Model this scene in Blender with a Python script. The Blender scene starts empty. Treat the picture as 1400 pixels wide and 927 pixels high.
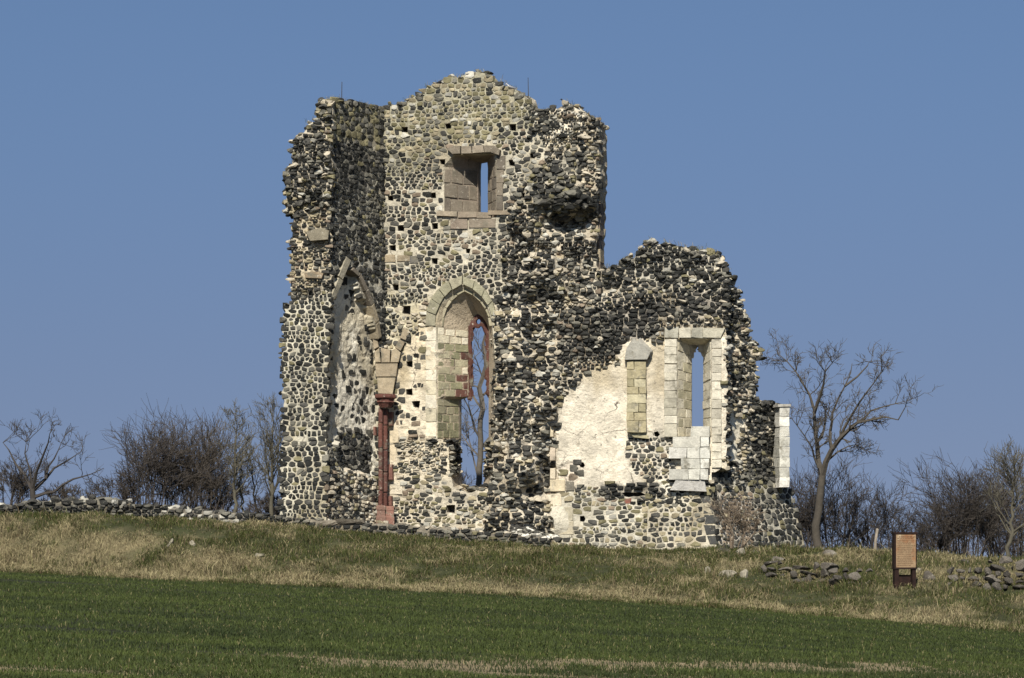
import bpy, math, random
import numpy as np
from mathutils import Vector
from mathutils.geometry import delaunay_2d_cdt

random.seed(7)
RNG = np.random.default_rng(7)
SC = bpy.context.scene
COL = SC.collection

# ------------------------------------------------------------------ camera, sky, sun, exposure
F = 4400.0            # focal length in photo pixels
HOR = 750.0           # photo row of the horizon
ZC = 2.0              # camera height
cam = bpy.data.cameras.new('camera')
cam.sensor_width = 36.0
cam.lens = F / 1400.0 * 36.0
cam.shift_y = (HOR - 463.5) / 1400.0
cam.clip_end = 8000.0
cam.clip_start = 0.5
cam_ob = bpy.data.objects.new('camera', cam)
COL.objects.link(cam_ob)
cam_ob.location = (0, 0, ZC)
cam_ob.rotation_euler = (math.radians(90), 0, 0)
SC.camera = cam_ob

SUN_AZ = 9.0          # degrees left of the view axis, behind the camera
SUN_EL = 42.0
w = bpy.data.worlds.new("World")
SC.world = w
w.use_nodes = True
nt = w.node_tree
nt.nodes.clear()
wo = nt.nodes.new('ShaderNodeOutputWorld')
bg = nt.nodes.new('ShaderNodeBackground')
sky = nt.nodes.new('ShaderNodeTexSky')
sky.sky_type = 'NISHITA'
sky.sun_disc = False
sky.sun_elevation = math.radians(SUN_EL)
sky.sun_rotation = math.radians(180 + SUN_AZ)
sky.air_density = 1.0
sky.dust_density = 0.6
sky.ozone_density = 1.6
tc = nt.nodes.new('ShaderNodeTexCoord')
mp = nt.nodes.new('ShaderNodeVectorMath'); mp.operation = 'MULTIPLY_ADD'
mp.inputs[1].default_value = (1, 1, 1.1)
mp.inputs[2].default_value = (0, 0, 0.16)
nm = nt.nodes.new('ShaderNodeVectorMath'); nm.operation = 'NORMALIZE'
hs = nt.nodes.new('ShaderNodeHueSaturation')
hs.inputs['Hue'].default_value = 0.512
hs.inputs['Saturation'].default_value = 0.86
hs.inputs['Value'].default_value = 0.75
nt.links.new(tc.outputs['Generated'], mp.inputs[0])
nt.links.new(mp.outputs[0], nm.inputs[0])
nt.links.new(nm.outputs[0], sky.inputs['Vector'])
nt.links.new(sky.outputs[0], hs.inputs['Color'])
# the air gets bluer with height above the horizon
sp_ = nt.nodes.new('ShaderNodeSeparateXYZ'); nt.links.new(tc.outputs['Generated'], sp_.inputs[0])
mr_ = nt.nodes.new('ShaderNodeMapRange'); mr_.interpolation_type = 'SMOOTHSTEP'
mr_.inputs['From Min'].default_value = -0.02; mr_.inputs['From Max'].default_value = 0.19
nt.links.new(sp_.outputs['Z'], mr_.inputs['Value'])
mx_ = nt.nodes.new('ShaderNodeMix'); mx_.data_type = 'RGBA'
mx_.inputs['A'].default_value = (0.95, 0.93, 1.03, 1); mx_.inputs['B'].default_value = (1.07, 1.38, 1.58, 1)
nt.links.new(mr_.outputs[0], mx_.inputs['Factor'])
ml_ = nt.nodes.new('ShaderNodeVectorMath'); ml_.operation = 'MULTIPLY'
nt.links.new(hs.outputs[0], ml_.inputs[0]); nt.links.new(mx_.outputs['Result'], ml_.inputs[1])
nt.links.new(ml_.outputs[0], bg.inputs['Color'])
bg.inputs['Strength'].default_value = 0.059
nt.links.new(bg.outputs[0], wo.inputs['Surface'])

sun = bpy.data.lights.new('sun', 'SUN')
sun.energy = 5.0
sun.angle = math.radians(0.5)
sun.color = (1.0, 0.95, 0.86)
sun_ob = bpy.data.objects.new('sun', sun)
COL.objects.link(sun_ob)
az = math.radians(SUN_AZ); el = math.radians(SUN_EL)
sun_ob.rotation_euler = Vector((math.sin(az)*math.cos(el), math.cos(az)*math.cos(el), -math.sin(el))).to_track_quat('-Z', 'Y').to_euler()
sun_ob.location = (-10, -20, 30)

SC.view_settings.view_transform = 'Standard'
SC.view_settings.look = 'None'
SC.view_settings.exposure = 0.36
SC.view_settings.gamma = 1.0

# ------------------------------------------------------------------ helpers
def tag(o, label=None, cat=None, group=None, kind=None):
    if label: o['label'] = label
    if cat: o['category'] = cat
    if group: o['group'] = group
    if kind: o['kind'] = kind
    return o

def empty(name, loc, label, cat, group=None):
    o = bpy.data.objects.new(name, None)
    COL.objects.link(o)
    o.location = loc
    o.empty_display_size = 0.2
    return tag(o, label, cat, group)

def link(name, me, parent=None, mat=None):
    o = bpy.data.objects.new(name, me)
    COL.objects.link(o)
    if mat is not None and len(me.materials) == 0:
        me.materials.append(mat)
    if parent is not None:
        o.parent = parent
        ml = Vector((0, 0, 0))
        p = parent
        while p is not None:
            ml += p.location
            p = p.parent
        o.location = -ml        # mesh data are in world coordinates
    return o

def make_mesh(name, verts, faces=None, cols=None, smooth=False, tris=None, quads=None):
    """verts (n,3) array; faces list of tuples, or tris/quads arrays"""
    me = bpy.data.meshes.new(name)
    verts = np.asarray(verts, dtype=np.float32)
    if faces is not None:
        me.from_pydata(verts.tolist(), [], faces)
    else:
        loops = []; tot = []
        if tris is not None and len(tris):
            loops.append(np.asarray(tris, dtype=np.int32).ravel()); tot.append(np.full(len(tris), 3, dtype=np.int32))
        if quads is not None and len(quads):
            loops.append(np.asarray(quads, dtype=np.int32).ravel()); tot.append(np.full(len(quads), 4, dtype=np.int32))
        loops = np.concatenate(loops); tot = np.concatenate(tot)
        st = np.concatenate([[0], np.cumsum(tot)[:-1]]).astype(np.int32)
        me.vertices.add(len(verts)); me.vertices.foreach_set('co', verts.ravel())
        me.loops.add(len(loops)); me.loops.foreach_set('vertex_index', loops)
        me.polygons.add(len(tot)); me.polygons.foreach_set('loop_start', st)
        me.polygons.foreach_set('loop_total', tot)
        me.update(calc_edges=True)
    if cols is not None:
        cols = np.asarray(cols, dtype=np.float32)
        if cols.shape[1] == 3:
            cols = np.concatenate([cols, np.ones((len(cols), 1), np.float32)], axis=1)
        a = me.color_attributes.new('Col', 'FLOAT_COLOR', 'POINT')
        a.data.foreach_set('color', cols.ravel())
    me.polygons.foreach_set('use_smooth', np.full(len(me.polygons), bool(smooth)))
    me.validate()
    return me

def _hash(ix, iy, seed):
    h = (ix.astype(np.int64) * 374761393 + iy.astype(np.int64) * 668265263 + seed * 1442695041) & 0xffffffff
    h = ((h ^ (h >> 13)) * 1274126177) & 0xffffffff
    return ((h ^ (h >> 16)) & 0xffff) / 65535.0

def vnoise(x, y, seed=0):
    x = np.asarray(x, float); y = np.asarray(y, float)
    ix = np.floor(x); iy = np.floor(y)
    fx = x - ix; fy = y - iy
    fx = fx*fx*(3-2*fx); fy = fy*fy*(3-2*fy)
    a = _hash(ix, iy, seed); b = _hash(ix+1, iy, seed); c = _hash(ix, iy+1, seed); d = _hash(ix+1, iy+1, seed)
    return (a*(1-fx)+b*fx)*(1-fy) + (c*(1-fx)+d*fx)*fy

def fbm(x, y, seed=0, oct=4):
    s = 0; a = 0.5; t = 0
    for k in range(oct):
        s = s + a*vnoise(x*2**k, y*2**k, seed+k*17); t += a; a *= 0.5
    return s/t*2-1

def inpoly(pts, poly):
    pts = np.asarray(pts, float); poly = np.asarray(poly, float)
    x, y = pts[:, 0], pts[:, 1]
    r = np.zeros(len(pts), bool)
    n = len(poly)
    for i in range(n):
        x0, y0 = poly[i]; x1, y1 = poly[(i+1) % n]
        if y0 == y1: continue
        c = ((y0 > y) != (y1 > y)) & (x < (x1-x0)*(y-y0)/(y1-y0)+x0)
        r ^= c
    return r

def material(name, base=None, attr=False, var=0.25, vscale=3.0, rough=0.92, bump=0.3, bscale=30.0, bdist=0.02, spots=None, objvar=0.0, cracks=False):
    m = bpy.data.materials.new(name); m.use_nodes = True
    n = m.node_tree; ns = n.nodes; L = n.links
    b = ns['Principled BSDF']; b.inputs['Roughness'].default_value = rough
    b.inputs['Specular IOR Level'].default_value = 0.25
    if attr:
        a = ns.new('ShaderNodeAttribute'); a.attribute_name = 'Col'; c = a.outputs['Color']
    else:
        a = ns.new('ShaderNodeRGB'); a.outputs[0].default_value = (*base, 1); c = a.outputs[0]
    t = ns.new('ShaderNodeTexCoord')
    def noise(sc, det=6, rg=0.6):
        q = ns.new('ShaderNodeTexNoise'); q.inputs['Scale'].default_value = sc
        q.inputs['Detail'].default_value = det; q.inputs['Roughness'].default_value = rg
        L.new(t.outputs['Object'], q.inputs['Vector']); return q
    def mulby(c, fac, lo, hi):
        r = ns.new('ShaderNodeMapRange'); r.inputs['From Min'].default_value = 0.3; r.inputs['From Max'].default_value = 0.7
        r.inputs['To Min'].default_value = lo; r.inputs['To Max'].default_value = hi
        L.new(fac, r.inputs['Value'])
        v = ns.new('ShaderNodeVectorMath'); v.operation = 'SCALE'
        L.new(c, v.inputs[0]); L.new(r.outputs[0], v.inputs['Scale']); return v.outputs[0]
    c = mulby(c, noise(vscale).outputs['Fac'], 1-var, 1+var*0.8)
    c = mulby(c, noise(vscale*7, 8, 0.7).outputs['Fac'], 1-var*0.8, 1+var*0.7)
    if objvar:
        oi = ns.new('ShaderNodeObjectInfo')
        r = ns.new('ShaderNodeMapRange'); r.inputs['To Min'].default_value = 1-objvar; r.inputs['To Max'].default_value = 1+objvar
        L.new(oi.outputs['Random'], r.inputs['Value'])
        v = ns.new('ShaderNodeVectorMath'); v.operation = 'SCALE'
        L.new(c, v.inputs[0]); L.new(r.outputs[0], v.inputs['Scale']); c = v.outputs[0]
    if spots:
        for (sc, lo, hi, colr) in spots:
            q = noise(sc, 7, 0.65)
            r = ns.new('ShaderNodeMapRange'); r.inputs['From Min'].default_value = lo; r.inputs['From Max'].default_value = hi
            L.new(q.outputs['Fac'], r.inputs['Value'])
            mx = ns.new('ShaderNodeMix'); mx.data_type = 'RGBA'
            L.new(r.outputs[0], mx.inputs['Factor']); L.new(c, mx.inputs['A']); mx.inputs['B'].default_value = (*colr, 1)
            c = mx.outputs['Result']
    if cracks:
        n0 = noise(2.2, 5, .6); va = ns.new('ShaderNodeVectorMath'); va.operation = 'MULTIPLY_ADD'
        va.inputs[1].default_value = (.55, .55, .55); L.new(n0.outputs['Color'], va.inputs[0]); L.new(t.outputs['Object'], va.inputs[2])
        vo = ns.new('ShaderNodeTexVoronoi'); vo.feature = 'DISTANCE_TO_EDGE'; vo.inputs['Scale'].default_value = .95
        L.new(va.outputs[0], vo.inputs['Vector'])
        r = ns.new('ShaderNodeMapRange'); r.inputs['From Min'].default_value = .022; r.inputs['From Max'].default_value = .006
        L.new(vo.outputs['Distance'], r.inputs['Value'])
        q = noise(.8, 3); r2 = ns.new('ShaderNodeMapRange'); r2.inputs['From Min'].default_value = .48; r2.inputs['From Max'].default_value = .62
        L.new(q.outputs['Fac'], r2.inputs['Value'])
        mu = ns.new('ShaderNodeMath'); mu.operation = 'MULTIPLY'; L.new(r.outputs[0], mu.inputs[0]); L.new(r2.outputs[0], mu.inputs[1])
        mx = ns.new('ShaderNodeMix'); mx.data_type = 'RGBA'; L.new(mu.outputs[0], mx.inputs['Factor']); L.new(c, mx.inputs['A'])
        mx.inputs['B'].default_value = (.13, .11, .085, 1); c = mx.outputs['Result']
    L.new(c, b.inputs['Base Color'])
    if bump:
        q = noise(bscale, 8, 0.7)
        bp = ns.new('ShaderNodeBump'); bp.inputs['Strength'].default_value = bump; bp.inputs['Distance'].default_value = bdist
        L.new(q.outputs['Fac'], bp.inputs['Height']); L.new(bp.outputs[0], b.inputs['Normal'])
    return m

M_MORTAR = material('lime_mortar', attr=True, var=0.22, vscale=2.2, bump=0.9, bscale=11, bdist=0.07, cracks=True,
                    spots=[(1.7, 0.56, 0.74, (0.40, 0.345, 0.25)), (6.5, 0.61, 0.68, (0.17, 0.15, 0.115))])
M_STONE = material('rubble_stone', attr=True, var=0.30, vscale=5.0, bump=0.7, bscale=14, bdist=0.04,
                   spots=[(9.0, 0.60, 0.70, (0.26, 0.25, 0.19))])
M_ASHLAR = material('dressed_stone', attr=True, var=0.26, vscale=3.5, bump=0.8, bscale=12, bdist=0.04,
                    spots=[(2.6, 0.55, 0.70, (0.17, 0.155, 0.115)), (9.0, 0.60, 0.68, (0.42, 0.38, 0.30))])
M_BOULDER = material('field_stone', base=(0.105, 0.092, 0.074), var=0.45, vscale=5, bump=0.7, bscale=9, bdist=0.05, objvar=0.5,
                     spots=[(6.0, 0.58, 0.68, (0.30, 0.28, 0.22))])
M_BARK = material('bark', attr=True, var=0.25, vscale=4, bump=0.5, bscale=20, bdist=0.02)
M_GRASS = material('grass_blades', attr=True, var=0.1, vscale=1.0, bump=0, rough=0.75)

# ------------------------------------------------------------------ terrain
_XT = np.array([-40, -17, -14, -12, -7.5, -4.8, -1.4, 1.2, 6.3, 9.6, 12.9, 16.9, 24, 40])
_ZT = np.array([1.14, 1.12, 1.10, 0.95, 0.66, 0.40, 0.06, -0.03, -0.10, -0.13, -0.28, -0.50, -0.9, -1.3])
def edge_d(x):
    return 95.0 - 0.30*x - 0.006*np.maximum(x, 0)**2 + 0.35*fbm(np.asarray(x, float)*0.35, 0*np.asarray(x, float), 5)
def terrain(x, d, rough=True):
    x = np.asarray(x, float); d = np.asarray(d, float)
    xs = np.clip(x, -60, 60)
    zf = -1.5 - 0.043*xs - 0.0016*np.clip(x, 0, 30)**2 + (np.clip(d, 0, 105)-37)*0.0012
    zt = np.interp(x, _XT, _ZT)
    e = edge_d(x) + 3.2
    top = 105.5
    t = np.clip((d-e)/(top-e), 0, 1); t = t**0.8
    t = t*t*(3-2*t)*0.55 + t*0.45
    z = zf*(1-t) + zt*t
    z = z - np.clip(d-115, 0, 700)*0.02
    if rough:
        bank = np.clip((d-e+2.5)/3, 0, 1)*np.clip((125-d)/8, 0, 1)
        z = z + bank*(0.16*fbm(x*0.45, d*0.6, 3) + 0.11*fbm(x*1.6, d*2.0, 9))
        z = z + (1-bank)*0.03*fbm(x*0.3, d*0.3, 4)
        hump = np.clip((d-e)/3, 0, 1)*np.clip((top+1-d)/4, 0, 1)*np.clip((x-8)/3, 0, 1)*0.12
        z = z + hump
    return z + ZC
def ground_at(px, py, d0=60.0, d1=106.0):
    ds = np.linspace(d0, d1, 900)
    x = (px-700)/F*ds
    yy = HOR - (terrain(x, ds)-ZC)/ds*F
    k = np.where(yy <= py)[0]
    i = k[0] if len(k) else len(ds)-1
    return Vector((float(x[i]), float(ds[i]), float(terrain(x[i], ds[i]))))

# field: one sheet to the horizon; the bank sits in the same sheet
xs = np.unique(np.concatenate([-np.geomspace(26, 2500, 14), np.arange(-26, 26.01, 0.35), np.geomspace(26.3, 2500, 14)]))
ds = np.unique(np.concatenate([-np.geomspace(8, 800, 8), np.arange(-8, 88, 1.6), np.arange(88, 118, 0.28), np.geomspace(118.3, 4000, 30)]))
X, D = np.meshgrid(xs, ds)
Z = terrain(X, D)
V = np.stack([X.ravel(), D.ravel(), Z.ravel()], 1)
nx, nd = len(xs), len(ds)
ii = (np.arange(nd-1)[:, None]*nx + np.arange(nx-1)[None, :]).ravel()
Q = np.stack([ii, ii+1, ii+nx+1, ii+nx], 1)

def bank_mix(x, d):
    """0 = green crop, 1 = rough bank"""
    return (d > edge_d(x)).astype(float)
def straw_factor(x, d):
    e = edge_d(x)
    t = (d-e)
    strip = np.clip(1.0-np.abs(t-2.3+.8*fbm(x*.3, x*0, 35))/3.2, 0, 1)*1.25
    n = fbm(x*0.55, d*0.8, 31)*0.9 + fbm(x*2.2, d*2.6, 33)*0.55
    return np.clip(0.22 + n*1.3 + strip*1.0, 0, 1)
bm_ = bank_mix(V[:, 0], V[:, 1]); sf = straw_factor(V[:, 0], V[:, 1])[:, None]
gc = np.where(bm_[:, None] > 0, np.array([[0.05, 0.055, 0.022]])*(1-sf)+np.array([[0.20, 0.165, 0.09]])*sf, np.array([[0.030, 0.032, 0.014]]))
bare = ((V[:, 1]-1.15*V[:, 0] > 37) & (V[:, 1]-1.15*V[:, 0] < 45))[:, None]
gc = np.where(bare, np.array([[0.30, 0.235, 0.13]]), gc)
far = (V[:, 1] > 125)[:, None]
gc = np.where(far, np.array([[0.09, 0.085, 0.05]]), gc)
M_SOIL = material('soil', attr=True, var=0.35, vscale=1.3, bump=1.0, bscale=5, bdist=0.15)
g = link('ground', make_mesh('ground', V, cols=gc, quads=Q, smooth=True), None, M_SOIL)
g['kind'] = 'structure'

# ------------------------------------------------------------------ panels: a wall face standing in the place
class Panel:
    def __init__(s, px0, d0, ang, lean=0.0):
        a = math.radians(ang)
        s.O = np.array([(px0-700)/F*d0, d0, ZC])
        s.U = np.array([math.cos(a), math.sin(a), 0.0])
        n0 = np.array([math.sin(a), -math.cos(a), 0.0])
        V = np.array([0, 0, 1.0]) - n0*lean
        s.V = V/np.linalg.norm(V)
        s.N = np.cross(s.U, s.V)
        s.bumps = []
        s.zones = []
        s.blocks = []      # keep-out polygons in uv
        s.holes = []
    def uv(s, px, py=None, off=0.0):
        p = np.asarray(px, float) if py is None else np.stack([np.asarray(px, float), np.asarray(py, float)], -1)
        p = p.reshape(-1, 2)
        r = np.stack([(p[:, 0]-700)/F, np.ones(len(p)), (HOR-p[:, 1])/F], 1)
        C = np.array([0, 0, ZC])
        t = np.dot(s.O + s.N*off - C, s.N)/(r @ s.N)
        P = C + r*t[:, None]
        Q = P - s.O
        return np.stack([Q @ s.U, Q @ s.V], 1)
    def world(s, uv, h):
        uv = np.asarray(uv, float).reshape(-1, 2); h = np.broadcast_to(np.asarray(h, float), (len(uv),))
        return s.O + uv[:, :1]*s.U + uv[:, 1:]*s.V + h[:, None]*s.N
    def zone_of(s, uv, ragged=True):
        q = uv
        if ragged:
            q = uv + np.stack([fbm(uv[:, 0]*1.6, uv[:, 1]*1.6, 51)*0.30, fbm(uv[:, 0]*1.6, uv[:, 1]*1.6, 77)*0.30], 1) + np.stack([fbm(uv[:, 0]*5, uv[:, 1]*5, 52, 2)*0.10, fbm(uv[:, 0]*5, uv[:, 1]*5, 78, 2)*0.10], 1)
        z = np.zeros(len(uv), int)
        for i, zn in enumerate(s.zones):
            if zn['poly'] is None: z[:] = i
            else: z[inpoly(q, zn['poly'])] = i
        return z
    def add_zone(s, poly, **k):
        d = dict(su=0.27, sv=0.2, joint=0.04, amp=0.03, hgt=(0.015, 0.045), keep=1.0, pal=PAL_NEAT, mort=(0.60, 0.55, 0.43), drop=0.12)
        d.update(k); d['su'] *= .70; d['sv'] *= .71; d['joint'] *= .66; d['poly'] = None if poly is None else s.uv(poly)
        s.zones.append(d)
    def bump(s, px, py, sx, sy, amp):
        c = s.uv([px], [py])[0]; e = s.uv([px+sx], [py+sy])[0]
        s.bumps.append((c[0], c[1], abs(e[0]-c[0]), abs(e[1]-c[1]), amp))
    def h(s, uv, z=None):
        uv = np.asarray(uv, float).reshape(-1, 2)
        if z is None: z = s.zone_of(uv)
        amp = np.array([q['amp'] for q in s.zones])[z]
        lift = np.array([q.get('lift', 0.0) for q in s.zones])[z]
        r = amp*(fbm(uv[:, 0]*0.9, uv[:, 1]*0.9, 11, 3)*1.5 + 0.6*fbm(uv[:, 0]*3.1, uv[:, 1]*3.1, 12, 2)) + np.minimum(amp, .12)*.8*fbm(uv[:, 0]*6.5, uv[:, 1]*8, 14, 2) + lift
        r = r + 0.03*fbm(uv[:, 0]*0.5, uv[:, 1]*0.5, 13, 2)
        for (cu, cv, su, sv, a) in s.bumps:
            r = r + a*np.exp(-(np.abs((uv[:, 0]-cu)/su)**3) - np.abs((uv[:, 1]-cv)/sv)**3)
        return r

def resample(loop, step, jit=0.0, rough=None):
    out = []; n = len(loop); cnt = []
    for i in range(n):
        a = np.array(loop[i]); b = np.array(loop[(i+1) % n])
        L = np.linalg.norm(b-a); k = max(1, int(round(L/step)))
        cnt.append(k)
        nrm = np.array([b[1]-a[1], a[0]-b[0]])/max(L, 1e-6)
        for j in range(k):
            p = a+(b-a)*j/k
            if jit: p = p + nrm*random.uniform(-jit, jit) + (b-a)/max(L, 1e-6)*random.uniform(-jit, jit)*0.3
            out.append(p)
    return np.array(out), cnt

def resample_cnt(loop, cnt):
    out = []; n = len(loop)
    for i in range(n):
        a = np.array(loop[i]); b = np.array(loop[(i+1) % n])
        for j in range(cnt[i]): out.append(a+(b-a)*j/cnt[i])
    return np.array(out)

def hexcol(c, v): return np.clip(np.array(c)*v, 0, 1)

def build_body(P, name, outline_px, T, parent, step=0.085, jit=0.07, mat=None):
    """wall body: displaced front, flat back, thickness, niches and putlog holes lofted into it"""
    loop, _ = resample(P.uv(outline_px), 0.14, jit)
    P.outline = loop
    loops = [loop]; holes = []
    for hd in P.holes:
        Fu = P.uv(hd['F'])
        fl, cnt = resample(Fu, hd.get('step', 0.16), 0.0)
        if 'B' in hd:
            bu = P.uv(hd['B'], off=-hd['depth']); bl = resample_cnt(bu, cnt)
        else:
            c = fl.mean(0); bl = c+(fl-c)*0.8
        j = hd.get('jit', 0)
        if j:
            fl = fl + RNG.uniform(-j, j, fl.shape)
        holes.append((hd, fl, bl)); loops.append(fl)
    mn = loop.min(0); mx = loop.max(0)
    gu, gv = np.meshgrid(np.arange(mn[0], mx[0], step), np.arange(mn[1], mx[1], step))
    g = np.stack([gu.ravel(), gv.ravel()], 1) + RNG.uniform(-step*0.3, step*0.3, (gu.size, 2))
    g = g[inpoly(g, loop)]
    allp = np.concatenate(loops)
    for _, fl, _ in holes:
        g = g[~inpoly(g, fl)]
    # drop grid points too close to a loop
    if len(g):
        keep = np.ones(len(g), bool)
        for k0 in range(0, len(g), 2000):
            dd = ((g[k0:k0+2000, None, :]-allp[None, :, :])**2).sum(2).min(1)
            keep[k0:k0+2000] = dd > (step*0.5)**2
        g = g[keep]
    pts = np.concatenate([allp, g])
    edges = []; off = 0
    for l in loops:
        n = len(l); edges += [(off+i, off+(i+1) % n) for i in range(n)]; off += n
    r = delaunay_2d_cdt([Vector(p) for p in pts.tolist()], edges, [], 0, 1e-6)
    ov = np.array([tuple(v) for v in r[0]]); of = np.array([f for f in r[2] if len(f) == 3])
    orig = r[3]; m_in = {}
    for i, l in enumerate(orig):
        for q in l: m_in[q] = i
    cen = ov[of].mean(1)
    ok = inpoly(cen, loop)
    for _, fl, _ in holes: ok &= ~inpoly(cen, fl)
    of = of[ok]
    a, b, c = ov[of[:, 0]], ov[of[:, 1]], ov[of[:, 2]]
    ar = (b[:, 0]-a[:, 0])*(c[:, 1]-a[:, 1])-(b[:, 1]-a[:, 1])*(c[:, 0]-a[:, 0])
    of[ar < 0] = of[ar < 0][:, ::-1]
    z = P.zone_of(ov)
    hh = P.h(ov, z)
    W = P.world(ov, hh)
    zc = np.array([q['mort'] for q in P.zones])[z]
    n1 = fbm(ov[:, 0]*0.7, ov[:, 1]*0.7, 91)[:, None]; n2 = fbm(ov[:, 0]*3, ov[:, 1]*3, 92)[:, None]
    n3 = np.clip(fbm(ov[:, 0]*1.3, ov[:, 1]*.5, 93)*2.2-.2, 0, 1)[:, None]
    zc = zc*(1+0.25*n1+0.2*n2)*(1-n3*np.array([[.30, .34, .42]]))
    nv = len(ov)
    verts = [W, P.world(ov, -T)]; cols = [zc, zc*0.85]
    tris = [of, of[:, ::-1]+nv]
    quads = []; base = 2*nv
    # sides, with one ragged middle ring
    off = 0
    for li, l in enumerate(loops):
        n = len(l); idx = np.array([m_in[off+i] for i in range(n)]); nxt = np.roll(idx, -1)
        off += n
        if li == 0:
            cc = l.mean(0)
            prev = idx
            for fr in (0.25, 0.5, 0.75):
                ring = P.world(ov[idx] + RNG.uniform(-0.09, 0.09, (n, 2)), hh[idx]*(1-fr)-T*fr)
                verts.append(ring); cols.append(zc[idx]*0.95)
                cur = base+np.arange(n); base += n
                quads.append(np.stack([prev, cur, np.roll(cur, -1), np.roll(prev, -1)], 1)); prev = cur
            quads.append(np.stack([prev, idx+nv, nxt+nv, np.roll(prev, -1)], 1))
        else:
            hd, fl, bl = holes[li-1]
            dep = hd['depth']; prev = idx
            for k in range(1, 5):
                t = k/4
                uv = ov[idx]*(1-t)+bl*t
                jj = hd.get('jit', 0)*0.8
                if jj: uv = uv + RNG.uniform(-jj, jj, uv.shape)
                verts.append(P.world(uv, hh[idx]*(1-t)-dep*t))
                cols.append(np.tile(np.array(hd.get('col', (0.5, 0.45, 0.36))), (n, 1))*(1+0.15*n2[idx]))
                cur = base+np.arange(n); base += n
                quads.append(np.stack([prev, np.roll(prev, -1), np.roll(cur, -1), cur], 1)); prev = cur
            if 'B' in hd:
                verts.append(P.world(bl, -T)); cols.append(np.tile(np.array((0.4, 0.36, 0.29)), (n, 1)))
                cur = base+np.arange(n); base += n
                quads.append(np.stack([prev, np.roll(prev, -1), np.roll(cur, -1), cur], 1))
                quads.append(np.stack([cur, np.roll(cur, -1), nxt+nv, idx+nv], 1))
            else:
                verts.append(P.world(bl.mean(0)[None], -dep)); cols.append(np.array([hd.get('col', (0.3, 0.27, 0.22))]))
                tris.append(np.stack([prev, np.roll(prev, -1), np.full(n, base)], 1)); base += 1
    me = make_mesh(name, np.concatenate(verts), cols=np.clip(np.concatenate(cols), 0.01, 0.85), tris=np.concatenate(tris), quads=np.concatenate(quads) if quads else None)
    P.obj = link(name, me, parent, mat or M_MORTAR)
    return P.obj

# ---- palettes: (colour, weight)
BAS = (0.025, 0.025, 0.022); BAS2 = (0.060, 0.057, 0.049); GRY = (0.145, 0.136, 0.108); OLV = (0.18, 0.16, 0.09); TAN = (0.30, 0.255, 0.165); CRM = (0.44, 0.385, 0.29); BRN = (0.20, 0.155, 0.11); LGT = (0.38, 0.36, 0.30); RED = (0.22, 0.085, 0.06)
PAL_NEAT = [(BAS, 3), (BAS2, 3.5), (GRY, 2.5), (OLV, .9), (BRN, 1), (LGT, .4)]
PAL_TOP = [(BAS, 1.2), (BAS2, 2), (GRY, 3), (OLV, 4), (TAN, 1.6), (LGT, .8)]
PAL_DARK = [(BAS, 6), (BAS2, 3), (GRY, 1.2), (OLV, .2)]
PAL_ROUGH = [(BAS, 2.5), (BAS2, 2.6), (GRY, 2.4), (OLV, .5), (TAN, .9), (LGT, 1.2), (BRN, .5), (CRM, 2.2)]
PAL_LOW = [(BAS, 1.6), (BAS2, 2.4), (GRY, 2.6), (OLV, 2.0), (TAN, .8), (LGT, .5), (BRN, .6)]
PAL_SCREE = [(BAS, 2.6), (BAS2, 2.4), (GRY, 1.8), (TAN, .8), (LGT, 1.2), (CRM, 3.0)]
def pick(pal, bias=0.0):
    # bias > 0 favours the dark stones, < 0 the pale ones: stones come in batches
    if bias: pal = [(c, wt*math.exp(-bias*4.0*(min(sum(c), .9)-.3)/.6)) for c, wt in pal]
    t = sum(x[1] for x in pal); r = random.uniform(0, t)
    for c, wt in pal:
        r -= wt
        if r <= 0: return c
    return pal[-1][0]

def clip_half(poly, mx, my, nx_, ny_):
    out = []; n = len(poly)
    for i in range(n):
        x0, y0 = poly[i]; x1, y1 = poly[(i+1) % n]
        d0 = (x0-mx)*nx_+(y0-my)*ny_; d1 = (x1-mx)*nx_+(y1-my)*ny_
        if d0 <= 0: out.append((x0, y0))
        if (d0 < 0 < d1) or (d1 < 0 < d0):
            t = d0/(d0-d1); out.append((x0+(x1-x0)*t, y0+(y1-y0)*t))
    return out

NS = 9                       # vertices per ring of a stone
def stone_faces():
    f3 = []; f4 = []
    for i in range(NS):
        j = (i+1) % NS
        f4.append((i, j, NS+j, NS+i)); f4.append((NS+i, NS+j, 2*NS+j, 2*NS+i)); f3.append((2*NS+i, 2*NS+j, 3*NS))
    return np.array(f3), np.array(f4)
SF3, SF4 = stone_faces()
SV = 3*NS+1

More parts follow.
